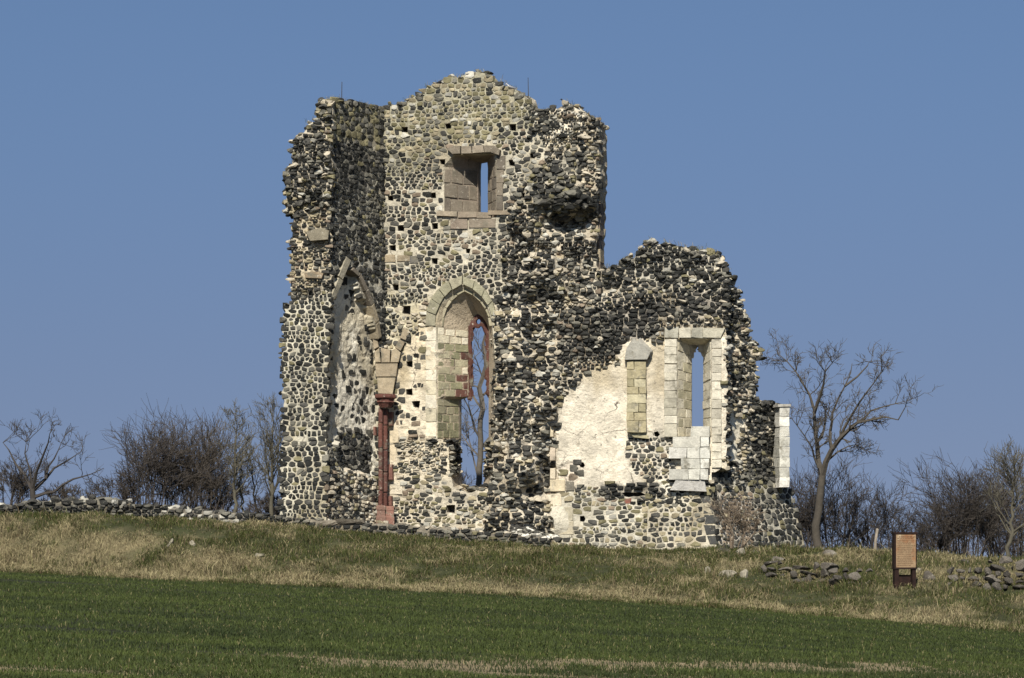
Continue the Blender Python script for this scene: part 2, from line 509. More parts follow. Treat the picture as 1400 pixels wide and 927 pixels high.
def wall_stones(P, pool, seed=0):
    """irregular stones bedded in the wall face: Voronoi cells between jittered seeds, shrunk by the joint"""
    random.seed(1000+seed)
    mn = P.outline.min(0); mx = P.outline.max(0)
    seeds = []
    for zi, zn in enumerate(P.zones):
        su, sv = zn['su'], zn['sv']
        cand = []
        v = mn[1]
        while v < mx[1]:
            rh = sv*random.choice((0.66, 0.8, 0.95, 1.0, 1.1, 1.3, 1.5))
            u = mn[0]+random.uniform(0, su)
            while u < mx[0]:
                wdt = rh*su/sv*random.choice((0.62, 0.75, 0.9, 1.0, 1.2, 1.5, 1.9))
                cand.append((u+wdt/2, v+rh/2+random.uniform(-0.21, 0.21)*rh+0.12*vnoise(u*.7, v*.7, 8), wdt, rh)); u += wdt
            v += rh
        cand = np.array(cand)
        ok = inpoly(cand[:, :2], P.outline) & (P.zone_of(cand[:, :2]) == zi)
        ok &= RNG.random(len(cand)) > zn['drop']
        kp = zn['keep']
        if kp < 1: ok &= (RNG.random(len(cand))*.5+.5*(fbm(cand[:, 0]*.9, cand[:, 1]*.9, 120)*.9+.5)) < kp
        for b in P.blocks: ok &= ~inpoly(cand[:, :2], b)
        seeds += [(c[0], c[1], zi, c[2], c[3]) for c in cand[ok]]
    S = np.array(seeds)
    cell = 0.45; grid = {}
    for i, (u, v, _, _, _) in enumerate(seeds): grid.setdefault((int(u//cell), int(v//cell)), []).append(i)
    HB = [P.uv(q['F']) for q in P.holes if 'B' in q]
    rec_uv = []; rec_loc = []; rec_col = []; rec_area = []
    ang0 = np.arange(NS)/NS*2*math.pi
    for i, (u, v, zi, sw, sh) in enumerate(seeds):
        zn = P.zones[zi]
        hu, hv = min(sw*0.9, zn['su']*1.0), min(sh*0.9, zn['sv']*0.95)
        poly = [(u-hu, v-hv), (u+hu, v-hv), (u+hu, v+hv), (u-hu, v+hv)]
        gx, gy = int(u//cell), int(v//cell)
        asp = zn['su']/zn['sv']
        for a in (-1, 0, 1):
            for b in (-1, 0, 1):
                for j in grid.get((gx+a, gy+b), ()):
                    if j == i: continue
                    du, dv = seeds[j][0]-u, seeds[j][1]-v
                    if abs(du) > 2*hu+.15 or abs(dv) > 2*hv+.15: continue
                    poly = clip_half(poly, u+du/2, v+dv/2, du, dv*asp*asp)
                    if len(poly) < 3: break
        if len(poly) < 3: continue
        p = np.array(poly); c = p.mean(0)
        # keep the corners of the cell, split the longest edges until the ring is full
        pl = [(q, 0) for q in p]
        while len(pl) > NS:
            ll = [np.linalg.norm(pl[(k+1) % len(pl)][0]-pl[k][0]) for k in range(len(pl))]; pl.pop(int(np.argmin(ll)))
        while len(pl) < NS:
            ll = [np.linalg.norm(pl[(k+1) % len(pl)][0]-pl[k][0]) for k in range(len(pl))]; k = int(np.argmax(ll))
            t_ = random.uniform(.35, .65)
            pl.insert(k+1, (pl[k][0]*(1-t_)+pl[(k+1) % len(pl)][0]*t_, 1))
        e0 = np.array([q[0] for q in pl])-c; kind = np.array([q[1] for q in pl])
        rad = np.linalg.norm(e0, axis=1); dirs = e0/np.maximum(rad, 1e-6)[:, None]
        jn = zn['joint']*random.uniform(0.55, 1.5)/2
        rad = np.maximum(rad-jn, 0.012)
        rad = rad*np.where(kind == 0, RNG.uniform(0.80, 0.98, NS), RNG.uniform(0.93, 1.05, NS))
        if rad.mean() < 0.022: continue
        if any(inpoly(c+dirs*rad[:, None], hb).any() for hb in HB): continue
        hg = random.uniform(*zn['hgt'])
        tl = min(.12+zn['hgt'][1]*2.2, .4); tu, tv = random.uniform(-tl, tl), random.uniform(-tl, tl)
        r0 = c+dirs*(rad*1.03)[:, None]; r1 = c+dirs*(rad*0.97)[:, None]
        c2 = c+np.array([random.uniform(-.2, .2), random.uniform(-.2, .2)])*rad.mean()
        r2 = c2+dirs*(rad*RNG.uniform(0.66, 0.90, NS))[:, None]
        uvs = np.concatenate([r0, r1, r2, c2[None]])
        rel = uvs-c
        loc = np.concatenate([np.full(NS, -0.05), hg*RNG.uniform(0.35, 0.75, NS), hg*RNG.uniform(0.9, 1.15, NS), [hg*1.08+.004]])
        loc = loc + (rel[:, 0]*tu+rel[:, 1]*tv)*np.concatenate([np.zeros(NS), np.ones(2*NS+1)])
        rec_uv.append(uvs); rec_loc.append(loc)
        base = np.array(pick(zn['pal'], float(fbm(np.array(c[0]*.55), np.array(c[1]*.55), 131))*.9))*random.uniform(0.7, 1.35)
        rec_col.append(np.tile(base, (SV, 1))*RNG.uniform(0.93, 1.07, (SV, 1)))
        rec_area.append(rad.mean()**2)
    if not rec_uv: return
    uv = np.concatenate(rec_uv); loc = np.concatenate(rec_loc)
    # all points of a stone share the relief of its own place, so that it stays a stone
    cen = np.repeat(np.array([a[-1] for a in rec_uv]), SV, 0)
    hcen = np.repeat(P.h(np.array([a[-1] for a in rec_uv])), SV)
    hh = np.minimum(P.h(uv), hcen+0.05)*0.5+hcen*0.5
    W = P.world(uv, hh+loc).reshape(-1, SV, 3)
    fac = abs(P.N[1])
    for k in range(len(W)):
        pool.append((rec_area[k]*fac, W[k], rec_col[k], P))

# icosphere template for loose stones
def ico(sub=1):
    t = (1+5**.5)/2
    v = [(-1, t, 0), (1, t, 0), (-1, -t, 0), (1, -t, 0), (0, -1, t), (0, 1, t), (0, -1, -t), (0, 1, -t), (t, 0, -1), (t, 0, 1), (-t, 0, -1), (-t, 0, 1)]
    f = [(0, 11, 5), (0, 5, 1), (0, 1, 7), (0, 7, 10), (0, 10, 11), (1, 5, 9), (5, 11, 4), (11, 10, 2), (10, 7, 6), (7, 1, 8), (3, 9, 4), (3, 4, 2), (3, 2, 6), (3, 6, 8), (3, 8, 9), (4, 9, 5), (2, 4, 11), (6, 2, 10), (8, 6, 7), (9, 8, 1)]
    v = [np.array(x)/np.linalg.norm(x) for x in v]
    for _ in range(sub):
        nf = []; cache = {}
        def mid(a, b):
            k = (min(a, b), max(a, b))
            if k not in cache:
                m = v[a]+v[b]; v.append(m/np.linalg.norm(m)); cache[k] = len(v)-1
            return cache[k]
        for a, b, c in f:
            ab, bc, ca = mid(a, b), mid(b, c), mid(c, a)
            nf += [(a, ab, ca), (b, bc, ab), (c, ca, bc), (ab, bc, ca)]
        f = nf
    return np.array(v), np.array(f)
ICV, ICF = ico(1)
IC0V, IC0F = ico(0)
def rock(center, size, seed=None, U=None, tmpl=ICV):
    """angular stone: sphere points pushed to a few random cut planes"""
    r = RNG
    v = tmpl.copy()
    for _ in range(10):
        n = r.normal(size=3); n /= np.linalg.norm(n)
        lim = r.uniform(0.34, 0.72)
        dd = v @ n
        v = v - np.outer(np.maximum(dd-lim, 0), n)
    v = v*r.uniform(0.96, 1.04, (len(v), 1))
    v = v*np.array(size)*1.15
    a = r.uniform(-0.22, 0.22); ca, sa = math.cos(a), math.sin(a)
    v = np.stack([v[:, 0]*ca-v[:, 2]*sa, v[:, 1], v[:, 0]*sa+v[:, 2]*ca], 1)
    a = r.uniform(-.8, .8); ca, sa = math.cos(a), math.sin(a)
    v = np.stack([v[:, 0]*ca-v[:, 1]*sa, v[:, 0]*sa+v[:, 1]*ca, v[:, 2]], 1)
    return v+np.array(center)

def edge_rocks(P, out, T, pal, part=None, step=0.2, size=(0.10, 0.2), bottom=None, rows=4):
    """stones breaking the outline of a wall, through its whole thickness"""
    loop = P.outline; n = len(loop)
    acc = 0
    h = P.h(loop)
    for i in range(n):
        a = loop[i]; b = loop[(i+1) % n]; L = np.linalg.norm(b-a); acc += L
        if acc < step: continue
        acc = 0
        w = P.world(a[None], 0)[0]
        if part is not None:
            px = 700+w[0]/w[1]*F; py = HOR-(w[2]-ZC)/w[1]*F
            if not part(px, py): continue
        for r in range(rows):
            dep = h[i]-0.05 if r == 0 else -T*(r/(rows-.5))
            dep += random.uniform(-0.08, 0.08)
            s = random.uniform(*size)
            c = P.world((a+RNG.uniform(-0.07, 0.07, 2))[None], dep)[0]
            out.append((rock(c, (s*random.uniform(.9, 1.4), s*random.uniform(.8, 1.2), s*random.uniform(.5, .85))), np.array(pick(pal))*random.uniform(.8, 1.25)))

def zone_rocks(P, out, poly_px, n, size, pal, proud=0.0):
    poly = P.uv(poly_px); mn = poly.min(0); mx = poly.max(0)
    c = 0; g = 0
    while c < n and g < n*20:
        g += 1
        q = RNG.uniform(mn, mx)[None]
        if not inpoly(q, poly)[0] or not inpoly(q, P.outline)[0]: continue
        if any(inpoly(q, b)[0] for b in P.blocks): continue
        s = random.uniform(*size); h = P.h(q)[0]
        out.append((rock(P.world(q, h+proud*random.random())[0], (s*random.uniform(1, 1.6), s*.8, s*random.uniform(.5, .9))), np.array(pick(pal))*random.uniform(.8, 1.25)))
        c += 1

def join_rocks(name, rocks, parent, tf=ICF, kind='stuff', mat=None):
    V = np.concatenate([r[0] for r in rocks]); nvt = len(rocks[0][0])
    C = np.concatenate([np.tile(r[1], (nvt, 1)) for r in rocks])
    T_ = (tf[None]+(np.arange(len(rocks))*nvt)[:, None, None]).reshape(-1, 3)
    o = link(name, make_mesh(name, V, cols=np.clip(C, .01, .8), tris=T_), parent, mat or M_STONE)
    if kind: o['kind'] = kind
    return o

# ---- dressed blocks
BLOCKS = {}
def slab_mesh(name, quad, nrm, proud, behind, col, bev=0.010):
    """block from a front outline (world points), a normal, how far it stands proud and reaches in"""
    q = np.asarray(quad, float); n = len(q); c = q.mean(0); nrm = np.asarray(nrm, float)
    q = q + RNG.uniform(-0.014, 0.014, q.shape)
    d = q-c; L = np.linalg.norm(d, axis=1)[:, None]
    ins = c+d*(1-bev*1.4/np.maximum(L, 1e-4))
    v = np.concatenate([q-nrm*behind, q+nrm*(proud-bev), ins+nrm*proud, ins.mean(0)[None]+nrm*(proud+.001)])
    # orientation
    a = np.cross(q[1]-q[0], q[2]-q[1])
    order = list(range(n)) if np.dot(a, nrm) > 0 else list(range(n))[::-1]
    quads = []; tris = []
    for k in range(n):
        i = order[k]; j = order[(k+1) % n]
        quads.append((i, j, n+j, n+i)); quads.append((n+i, n+j, 2*n+j, 2*n+i)); tris.append((2*n+i, 2*n+j, 3*n))
    if behind > 0.0: tris += [(order[0], order[k+1], order[k]) for k in range(1, n-1)]
    cc = np.tile(np.array(col)*random.uniform(.86, 1.14), (len(v), 1))
    return make_mesh(name, v, cols=np.clip(cc, .01, .85), tris=tris, quads=quads)

def face_block(P, parent, pts, col, proud=0.03, behind=0.12, gap=0.35, off=0.0, name='ashlar_block', keepout=True):
    """pts in photo px on the panel plane"""
    p = np.array(pts, float)
    if p.ndim == 1: x0, y0, x1, y1 = p; p = np.array([(x0, y0), (x1, y0), (x1, y1), (x0, y1)])
    c = p.mean(0); d = p-c; L = np.linalg.norm(d, axis=1)[:, None]
    uvk = P.uv(c+d*(1+3.2/L))
    if keepout: P.blocks.append(uvk)
    p = c+d*(1-gap*1.4/L)
    uv = P.uv(p)
    BQ.append((name, P.world(uv, off), P.N, proud, behind, col, parent))
BQ = []
def flush_blocks():
    for (name, q, n, pr, be, col, parent) in BQ:
        par = parent.obj if isinstance(parent, Panel) else parent
        link(name, slab_mesh(name, q, n, pr, be, col), par, M_ASHLAR)
    BQ.clear()

def col_blocks(P, parent, x0, x1, y0, y1, hgt, cols, ncol=1, proud=0.03, behind=0.12, off=0.0, stagger=True):
    y = y0; r = 0
    while y < y1-3:
        hh = min(hgt*random.uniform(.85, 1.2), y1-y)
        if y1-(y+hh) < hgt*.4: hh = y1-y
        if ncol == 1: xb = [x0, x1]
        else:
            t = 0.38 if (r % 2 == 0) else 0.62
            xb = [x0, x0+(x1-x0)*t, x1] if random.random() < .8 else [x0, x1]
        for k in range(len(xb)-1):
            face_block(P, parent, (xb[k], y, xb[k+1], y+hh), random.choice(cols), proud, behind, off=off)
        y += hh; r += 1

def splay_blocks(P, parent, F0, F1, B0, B1, depth, rows, ncols, colf, inward, proud=0.012):
    """blocks on the slanting side of a niche. F0-F1: edge on the face (px), B0-B1: edge at the back"""
    f = P.world(P.uv([F0, F1]), P.h(P.uv([F0, F1]))*0); b = P.world(P.uv([B0, B1], off=-depth), -depth)
    n = np.cross(f[1]-f[0], b[0]-f[0]); n /= np.linalg.norm(n)
    if np.dot(n, inward) < 0: n = -n
    def pt(s, t): return (f[0]*(1-s)+f[1]*s)*(1-t)+(b[0]*(1-s)+b[1]*s)*t
    for r in range(rows):
        cuts = [0.02]
        nc = ncols
        base = [(k+1)/nc for k in range(nc-1)]
        for x in base: cuts.append(x+(0.1 if r % 2 else -0.1)+random.uniform(-.04, .04))
        cuts.append(0.98)
        for k in range(len(cuts)-1):
            s0, s1 = (r+0.05)/rows, (r+0.95)/rows; t0, t1 = cuts[k]+.02, cuts[k+1]-.02
            q = [pt(s0, t0), pt(s0, t1), pt(s1, t1), pt(s1, t0)]
            BQ.append(('ashlar_block', np.array(q), n, proud+random.uniform(0, .02), 0.05, colf(r, k), parent))

# ------------------------------------------------------------------ the church ruin
ruin = empty('church_ruin', (0, 109.5, ZC+0.3), 'tall roofless church ruin of dark rubble stone with pointed niches on the bank', 'ruin')
pool = []; loose = []

MN = (0.52, 0.47, 0.36); MR = (0.48, 0.42, 0.32); MP = (0.68, 0.61, 0.48); MG = (0.40, 0.37, 0.29)

# --- left wall end (broken end facing the camera)
P1 = Panel(448, 108.3, -4)
P1.add_zone(None, su=0.24, sv=0.15, joint=0.04, amp=0.12, hgt=(0.05, 0.14), pal=[(BAS, 2), (BAS2, 3), (GRY, 3), (OLV, 1.2), (TAN, .8)], mort=(0.45, 0.40, 0.31))
P1.add_zone([(380, 285), (455, 285), (455, 395), (380, 395)], su=0.25, sv=0.13, joint=0.05, amp=0.08, hgt=(0.04, 0.1), pal=[(BAS, 2), (BAS2, 2), (GRY, 2), (BRN, 1.5), (TAN, 2.5)], mort=(0.50, 0.43, 0.31))
P1.add_zone([(370, 414), (460, 404), (460, 730), (370, 730)], su=0.27, sv=0.215, joint=0.055, amp=0.03, hgt=(0.015, 0.06), pal=[(BAS, 4), (BAS2, 3.4), (GRY, 1.4), (OLV, .7)], mort=(0.53, 0.49, 0.38), lift=0.14, drop=.03)
P1.bump(425, 220, 22, 55, 0.18); P1.bump(440, 330, 12, 40, -0.12)
face_block(P1, ruin, [(419, 318), (438, 312), (451, 316), (450, 328), (424, 330)], (0.24, 0.21, 0.15), proud=.2)
face_block(P1, ruin, [(416, 374), (428, 371), (443, 374), (441, 381), (418, 381)], (0.3, 0.23, 0.15), proud=.16)
build_body(P1, 'wall', [(384, 735), (386, 640), (388, 560), (388, 470), (389, 416), (397, 413), (401, 405), (401, 370), (400, 340), (402, 315), (401, 295), (392, 287), (391, 262), (394, 238), (399, 220), (401, 200), (410, 186), (418, 176), (427, 168), (436, 167), (441, 158), (443, 148), (449, 138), (456, 139), (453, 200), (452, 300), (452, 400), (448, 500), (446, 600), (444, 735)], 1.4, ruin)
wall_stones(P1, pool, 1)
edge_rocks(P1, loose, 1.4, PAL_ROUGH, lambda x, y: y < 408 and x < 446, step=0.15, size=(0.10, 0.19))
edge_rocks(P1, loose, 1.4, PAL_DARK, lambda x, y: y >= 408 and x < 420, step=0.24, size=(0.08, 0.13))
zone_rocks(P1, loose, [(395, 180), (450, 150), (450, 290), (392, 290)], 60, (0.08, 0.17), PAL_ROUGH, 0.1)

# --- oblique wall going away to the corner
P2 = Panel(449, 108.35, 58)
P2.add_zone(None, su=0.28, sv=0.19, joint=0.035, amp=0.03, hgt=(0.02, 0.06), pal=[(BAS, 4), (BAS2, 4), (GRY, 2), (OLV, .5)], mort=(0.45, 0.42, 0.34))
P2.add_zone([(440, 120), (530, 120), (530, 190), (440, 200)], su=0.32, sv=0.24, joint=0.03, pal=[(BAS2, 2), (GRY, 3), (OLV, 3), (BAS, 2)], mort=(0.33, 0.30, 0.2))
P2.add_zone([(440, 200), (510, 200), (505, 262), (480, 262), (455, 250), (440, 290)], su=0.3, sv=0.2, joint=0.02, pal=PAL_DARK, mort=(0.25, 0.23, 0.19))
ARCH2 = [(447, 620), (449, 500), (455, 430), (463, 395), (474, 365), (486, 372), (497, 400), (507, 440), (520, 480), (535, 520), (535, 640), (500, 645), (470, 600)]
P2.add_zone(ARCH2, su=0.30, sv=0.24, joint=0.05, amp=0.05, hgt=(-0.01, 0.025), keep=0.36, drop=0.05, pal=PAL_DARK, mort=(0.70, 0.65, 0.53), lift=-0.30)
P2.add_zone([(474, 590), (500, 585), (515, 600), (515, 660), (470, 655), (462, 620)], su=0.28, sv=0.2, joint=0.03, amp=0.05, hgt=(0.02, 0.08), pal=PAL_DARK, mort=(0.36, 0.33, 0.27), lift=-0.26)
P2.add_zone([(440, 640), (530, 655), (530, 740), (440, 740)], su=0.26, sv=0.17, joint=0.045, amp=0.05, hgt=(0.02, 0.08), pal=PAL_ROUGH, mort=(0.58, 0.50, 0.38))
P2.holes.append(dict(F=[(505, 611), (510, 609), (514, 615), (515, 625), (512, 634), (507, 634), (504, 624)], depth=0.5, col=(0.25, 0.11, 0.08), jit=0.01))
for a, b in (((474, 352), (463, 380)), ((463, 380), (452, 408))):
    face_block(P2, ruin, [(a[0]-3, a[1]-1), (a[0]+3, a[1]+4), (b[0]+2, b[1]+3), (b[0]-3, b[1]-2)], (0.30, 0.27, 0.2), proud=.10, behind=.35)
rp = [(478, 366), (488, 376), (497, 396), (505, 416), (512, 440), (515, 462)]
for i in range(5):
    a, b = rp[i], rp[i+1]
    face_block(P2, ruin, [(a[0]+0, a[1]+3), (a[0]+4, a[1]-1), (b[0]+4, b[1]-1), (b[0]+0, b[1]+2)], (0.2, 0.17, 0.13) if i < 3 else (0.3, 0.25, 0.17), proud=.08, behind=.35)
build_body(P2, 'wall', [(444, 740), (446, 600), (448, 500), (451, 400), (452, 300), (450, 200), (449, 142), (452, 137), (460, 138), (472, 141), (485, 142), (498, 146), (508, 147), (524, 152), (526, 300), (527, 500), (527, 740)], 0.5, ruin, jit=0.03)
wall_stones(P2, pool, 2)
edge_rocks(P2, loose, .5, PAL_TOP, lambda x, y: y < 165, step=0.2, size=(0.09, 0.16))
edge_rocks(P2, loose, .3, PAL_ROUGH, lambda x, y: x < 460 and y < 420, step=0.2, size=(0.09, 0.17), rows=2)

# --- centre wall
P3 = Panel(522, 111.2, -14)
P3.add_zone(None, su=0.27, sv=0.175, joint=0.05, amp=0.025, hgt=(0.015, 0.05), mort=MN)
P3.add_zone([(500, 80), (760, 80), (760, 150), (700, 190), (600, 195), (560, 240), (500, 270)], su=0.29, sv=0.20, joint=0.045, pal=PAL_TOP, mort=(0.38, 0.35, 0.25), drop=.06)
P3.add_zone([(522, 400), (600, 400), (590, 440), (560, 480), (522, 480)], su=0.25, sv=0.17, joint=0.06, amp=0.06, hgt=(0.02, 0.1), pal=PAL_ROUGH, mort=(0.52, 0.47, 0.34))
P3.add_zone([(546, 478), (572, 450), (600, 440), (600, 605), (570, 600), (530, 590), (535, 520)], su=0.28, sv=0.2, joint=0.06, keep=0.50, drop=.12, amp=0.045, hgt=(0.0, 0.03), pal=PAL_NEAT, mort=(0.72, 0.63, 0.47), lift=0.02)
P3.add_zone([(526, 588), (560, 596), (640, 596), (640, 665), (526, 665)], su=0.27, sv=0.115, joint=0.045, amp=0.06, hgt=(0.02, 0.09), pal=PAL_ROUGH, mort=(0.62, 0.54, 0.40), drop=.1)
P3.add_zone([(526, 655), (720, 660), (720, 740), (526, 740)], su=0.30, sv=0.16, joint=0.045, amp=0.05, hgt=(0.01, 0.06), pal=PAL_LOW, mort=(0.62, 0.55, 0.42), keep=.85)
P3.add_zone([(712, 120), (835, 120), (835, 380), (690, 380), (688, 330), (692, 290), (735, 235), (745, 200), (728, 165)], su=0.25, sv=0.15, joint=0.05, amp=0.18, hgt=(0.05, 0.16), pal=PAL_ROUGH, mort=MR)
P3.add_zone([(728, 140), (800, 140), (800, 172), (780, 195), (755, 200), (728, 180)], su=0.17, sv=0.12, joint=0.06, amp=0.12, hgt=(0.04, 0.12), pal=[(BAS2, 2), (GRY, 2), (TAN, 1.5), (LGT, 2.5)], mort=(0.68, 0.60, 0.46))
P3.add_zone([(735, 225), (800, 200), (808, 300), (760, 300), (735, 270), (700, 265)], su=0.30, sv=0.19, joint=0.03, amp=0.2, hgt=(0.06, 0.18), pal=[(BAS, 2), (BAS2, 3), (GRY, 3), (OLV, 1.5)], mort=(0.36, 0.33, 0.26))
P3.bump(772, 262, 34, 42, 0.45); P3.bump(780, 302, 36, 14, -0.65); P3.bump(720, 290, 22, 35, 0.25); P3.bump(752, 345, 40, 26, 0.1); P3.bump(800, 190, 12, 30, .15)
# upper niche, through to a slit
P3.holes.append(dict(F=[(606, 297), (606, 228), (620, 212), (676, 210), (679, 226), (679, 297)], B=[(654, 297), (654, 232), (655, 222), (666, 220), (667, 230), (667, 297)], depth=0.95, col=(0.26, 0.21, 0.16)))
# tall pointed niche
P3.holes.append(dict(F=[(597, 600), (597, 546), (597, 541), (597, 443), (602, 419), (616, 399), (634, 389), (651, 398), (665, 415), (673, 440), (678, 500), (679, 560), (676, 610), (674, 645), (668, 668), (640, 674), (620, 666), (614, 640), (613, 603)],
                     B=[(628, 600), (628, 546), (641, 541), (641, 455), (643, 445), (647, 437), (654, 431), (661, 437), (666, 445), (668, 455), (668, 500), (668, 560), (668, 605), (666, 640), (660, 664), (642, 668), (630, 662), (627, 640), (627, 603)], depth=1.0, col=(0.46, 0.38, 0.27), step=0.14))
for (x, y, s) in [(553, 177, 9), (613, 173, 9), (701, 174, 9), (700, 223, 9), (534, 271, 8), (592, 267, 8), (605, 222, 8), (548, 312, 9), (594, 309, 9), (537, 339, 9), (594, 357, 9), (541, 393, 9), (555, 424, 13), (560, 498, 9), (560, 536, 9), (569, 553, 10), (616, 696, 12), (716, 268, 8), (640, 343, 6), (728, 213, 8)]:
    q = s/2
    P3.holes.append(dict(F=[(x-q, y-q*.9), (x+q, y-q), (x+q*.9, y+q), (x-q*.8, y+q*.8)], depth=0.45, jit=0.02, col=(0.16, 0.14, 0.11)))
    P3.blocks.append(P3.uv([(x-q-3, y-q-3), (x+q+3, y-q-3), (x+q+3, y+q+3), (x-q-3, y+q+3)]))
for hd in P3.holes[:2]:
    f = np.array(hd['F'], float); c = f.mean(0); P3.blocks.append(P3.uv(c+(f-c)*1.05))
BR = [(0.20, 0.168, 0.125), (0.24, 0.20, 0.148), (0.15, 0.127, 0.098)]
CR = [(0.62, 0.56, 0.42), (0.56, 0.50, 0.36), (0.66, 0.60, 0.47)]
GB = [(0.25, 0.235, 0.14), (0.32, 0.29, 0.19), (0.21, 0.20, 0.12), (0.40, 0.36, 0.24)]
face_block(P3, ruin, [(612, 204), (622, 200), (632, 200), (632, 211), (620, 212)], BR[0], proud=.22, behind=.5)
face_block(P3, ruin, [(632, 200), (647, 201), (647, 211), (632, 211)], BR[1], proud=.24, behind=.5)
face_block(P3, ruin, [(647, 201), (662, 199), (664, 209), (647, 211)], BR[1], proud=.22, behind=.5)
face_block(P3, ruin, [(662, 199), (678, 200), (686, 206), (684, 213), (672, 209), (664, 209)], BR[0], proud=.2, behind=.5)
for (a, b) in ((213, 232), (232, 250), (250, 268), (268, 288)):
    face_block(P3, ruin, (679, a, 690+random.uniform(-2, 2), b), random.choice(BR), proud=.05)
face_block(P3, ruin, (597, 289, 626, 296), (0.3, 0.25, 0.18), proud=.10)
face_block(P3, ruin, (626, 290, 653, 298), (0.32, 0.26, 0.19), proud=.08)
face_block(P3, ruin, (668, 288, 698, 294), (0.25, 0.2, 0.14), proud=.08)
face_block(P3, ruin, (616, 299, 640, 313), (0.26, 0.21, 0.16), proud=.04)
face_block(P3, ruin, (641, 299, 678, 312), (0.24, 0.2, 0.15), proud=.04)
face_block(P3, ruin, (650, 290, 672, 299), (0.27, 0.22, 0.16), proud=.05)
splay_blocks(P3, ruin, (606, 230), (606, 290), (654, 234), (654, 296), .95, 3, 3, lambda r, k: random.choice(BR), np.array([1., 0, 0]))
splay_blocks(P3, ruin, (679, 226), (679, 290), (667, 230), (667, 296), .95, 4, 2, lambda r, k: random.choice(BR), np.array([-1., 0, 0]))
face_block(P3, ruin, (521, 348, 541, 359), (0.36, 0.29, 0.19), proud=.05)
face_block(P3, ruin, (543, 349, 562, 358), (0.27, 0.22, 0.15), proud=.05)
face_block(P3, ruin, (560, 350, 572, 360), (0.12, 0.11, 0.1), proud=.05)
oa = [(582, 446), (583, 426), (590, 408), (600, 395), (614, 384), (633, 377), (650, 384), (664, 396), (674, 412), (679, 430), (680, 446)]
ia = [(596, 446), (597, 431), (602, 417), (609, 406), (619, 397), (633, 389), (647, 396), (659, 406), (668, 418), (673, 432), (674, 446)]
for i in range(10):
    face_block(P3, ruin, [oa[i], oa[i+1], ia[i+1], ia[i]], random.choice([(0.36, 0.33, 0.23), (0.30, 0.28, 0.19), (0.40, 0.36, 0.26)]), proud=.10, behind=.25)
ib = [(605, 446), (606, 434), (610, 422), (616, 412), (624, 404), (634, 398), (645, 404), (655, 413), (662, 423), (666, 434), (667, 446)]
for i in range(10):   # inner order, set back
    face_block(P3, ruin, [ia[i], ia[i+1], ib[i+1], ib[i]], random.choice([(0.36, 0.32, 0.22), (0.30, 0.27, 0.18)]), proud=.0, behind=.30, off=-.12, keepout=False)
col_blocks(P3, ruin, 582, 597, 447, 598, 17, CR, proud=.03)
def c_tall(r, k):
    if k == 2 and r in (3, 6, 7, 8): return (0.12, 0.057, 0.043)
    if r < 2: return random.choice(CR)
    return random.choice(GB) if k < 2 else random.choice(GB+CR)
splay_blocks(P3, ruin, (597, 447), (597, 543), (641, 452), (641, 543), 1.0, 9, 3, c_tall, np.array([1., 0, 0]))
splay_blocks(P3, ruin, (597, 544), (597, 599), (628, 546), (628, 599), 1.0, 5, 3, lambda r, k: random.choice(GB[:3]), np.array([1., 0, 0]))
for (x0, y0, x1, y1) in [(531, 563, 539, 583), (530, 635, 539, 657), (530, 678, 538, 692), (513, 583, 516, 596)]:
    face_block(P3, ruin, (x0, y0, x1, y1), (0.17, 0.082, 0.062), proud=.22)
face_block(P3, ruin, (531, 585, 545, 606), (0.62, 0.52, 0.36), proud=.03)
face_block(P3, ruin, (531, 608, 542, 632), (0.6, 0.5, 0.35), proud=.03)
face_block(P3, ruin, (531, 659, 551, 676), (0.66, 0.58, 0.44), proud=.04)
for k in range(26):   # broken underside of the ashlar
    a = P3.world(P3.uv([(random.uniform(574, 628), random.uniform(600, 606))]), random.uniform(-.3, .06))[0]; sz = random.uniform(.06, .13)
    loose.append((rock(a, (sz*1.5, sz, sz*.55)), np.array(pick(PAL_DARK))))
P3_OUT = [(512, 740), (511, 500), (515, 300), (519, 152), (528, 148), (540, 143), (552, 141), (562, 135), (572, 130), (580, 124), (590, 118), (600, 114), (612, 108), (625, 106), (633, 103), (641, 101), (648, 99), (654, 97), (661, 101), (668, 105), (676, 112), (688, 117), (696, 121), (706, 126), (716, 131), (722, 135), (726, 148), (732, 153), (742, 150), (752, 152), (762, 150), (768, 145), (778, 143), (786, 146), (792, 151), (797, 158), (806, 162), (815, 163), (818, 180), (819, 230), (817, 290), (815, 340), (816, 372), (817, 420), (800, 460), (760, 520), (740, 740)]
build_body(P3, 'wall', P3_OUT, 1.3, ruin, jit=0.035)
wall_stones(P3, pool, 3)
edge_rocks(P3, loose, 1.3, PAL_TOP, lambda x, y: y < 162 and x < 726, step=0.22, size=(0.08, 0.14))
edge_rocks(P3, loose, 1.3, PAL_ROUGH, lambda x, y: y < 172 and x >= 726, step=0.16, size=(0.09, 0.17))
zone_rocks(P3, loose, [(712, 150), (800, 160), (810, 370), (695, 370), (700, 270), (740, 235)], 130, (0.07, 0.19), PAL_ROUGH, .05)
zone_rocks(P3, loose, [(738, 275), (805, 262), (808, 296), (760, 304)], 40, (0.14, 0.24), [(BAS2, 2), (GRY, 2), (BAS, 1)], .1)
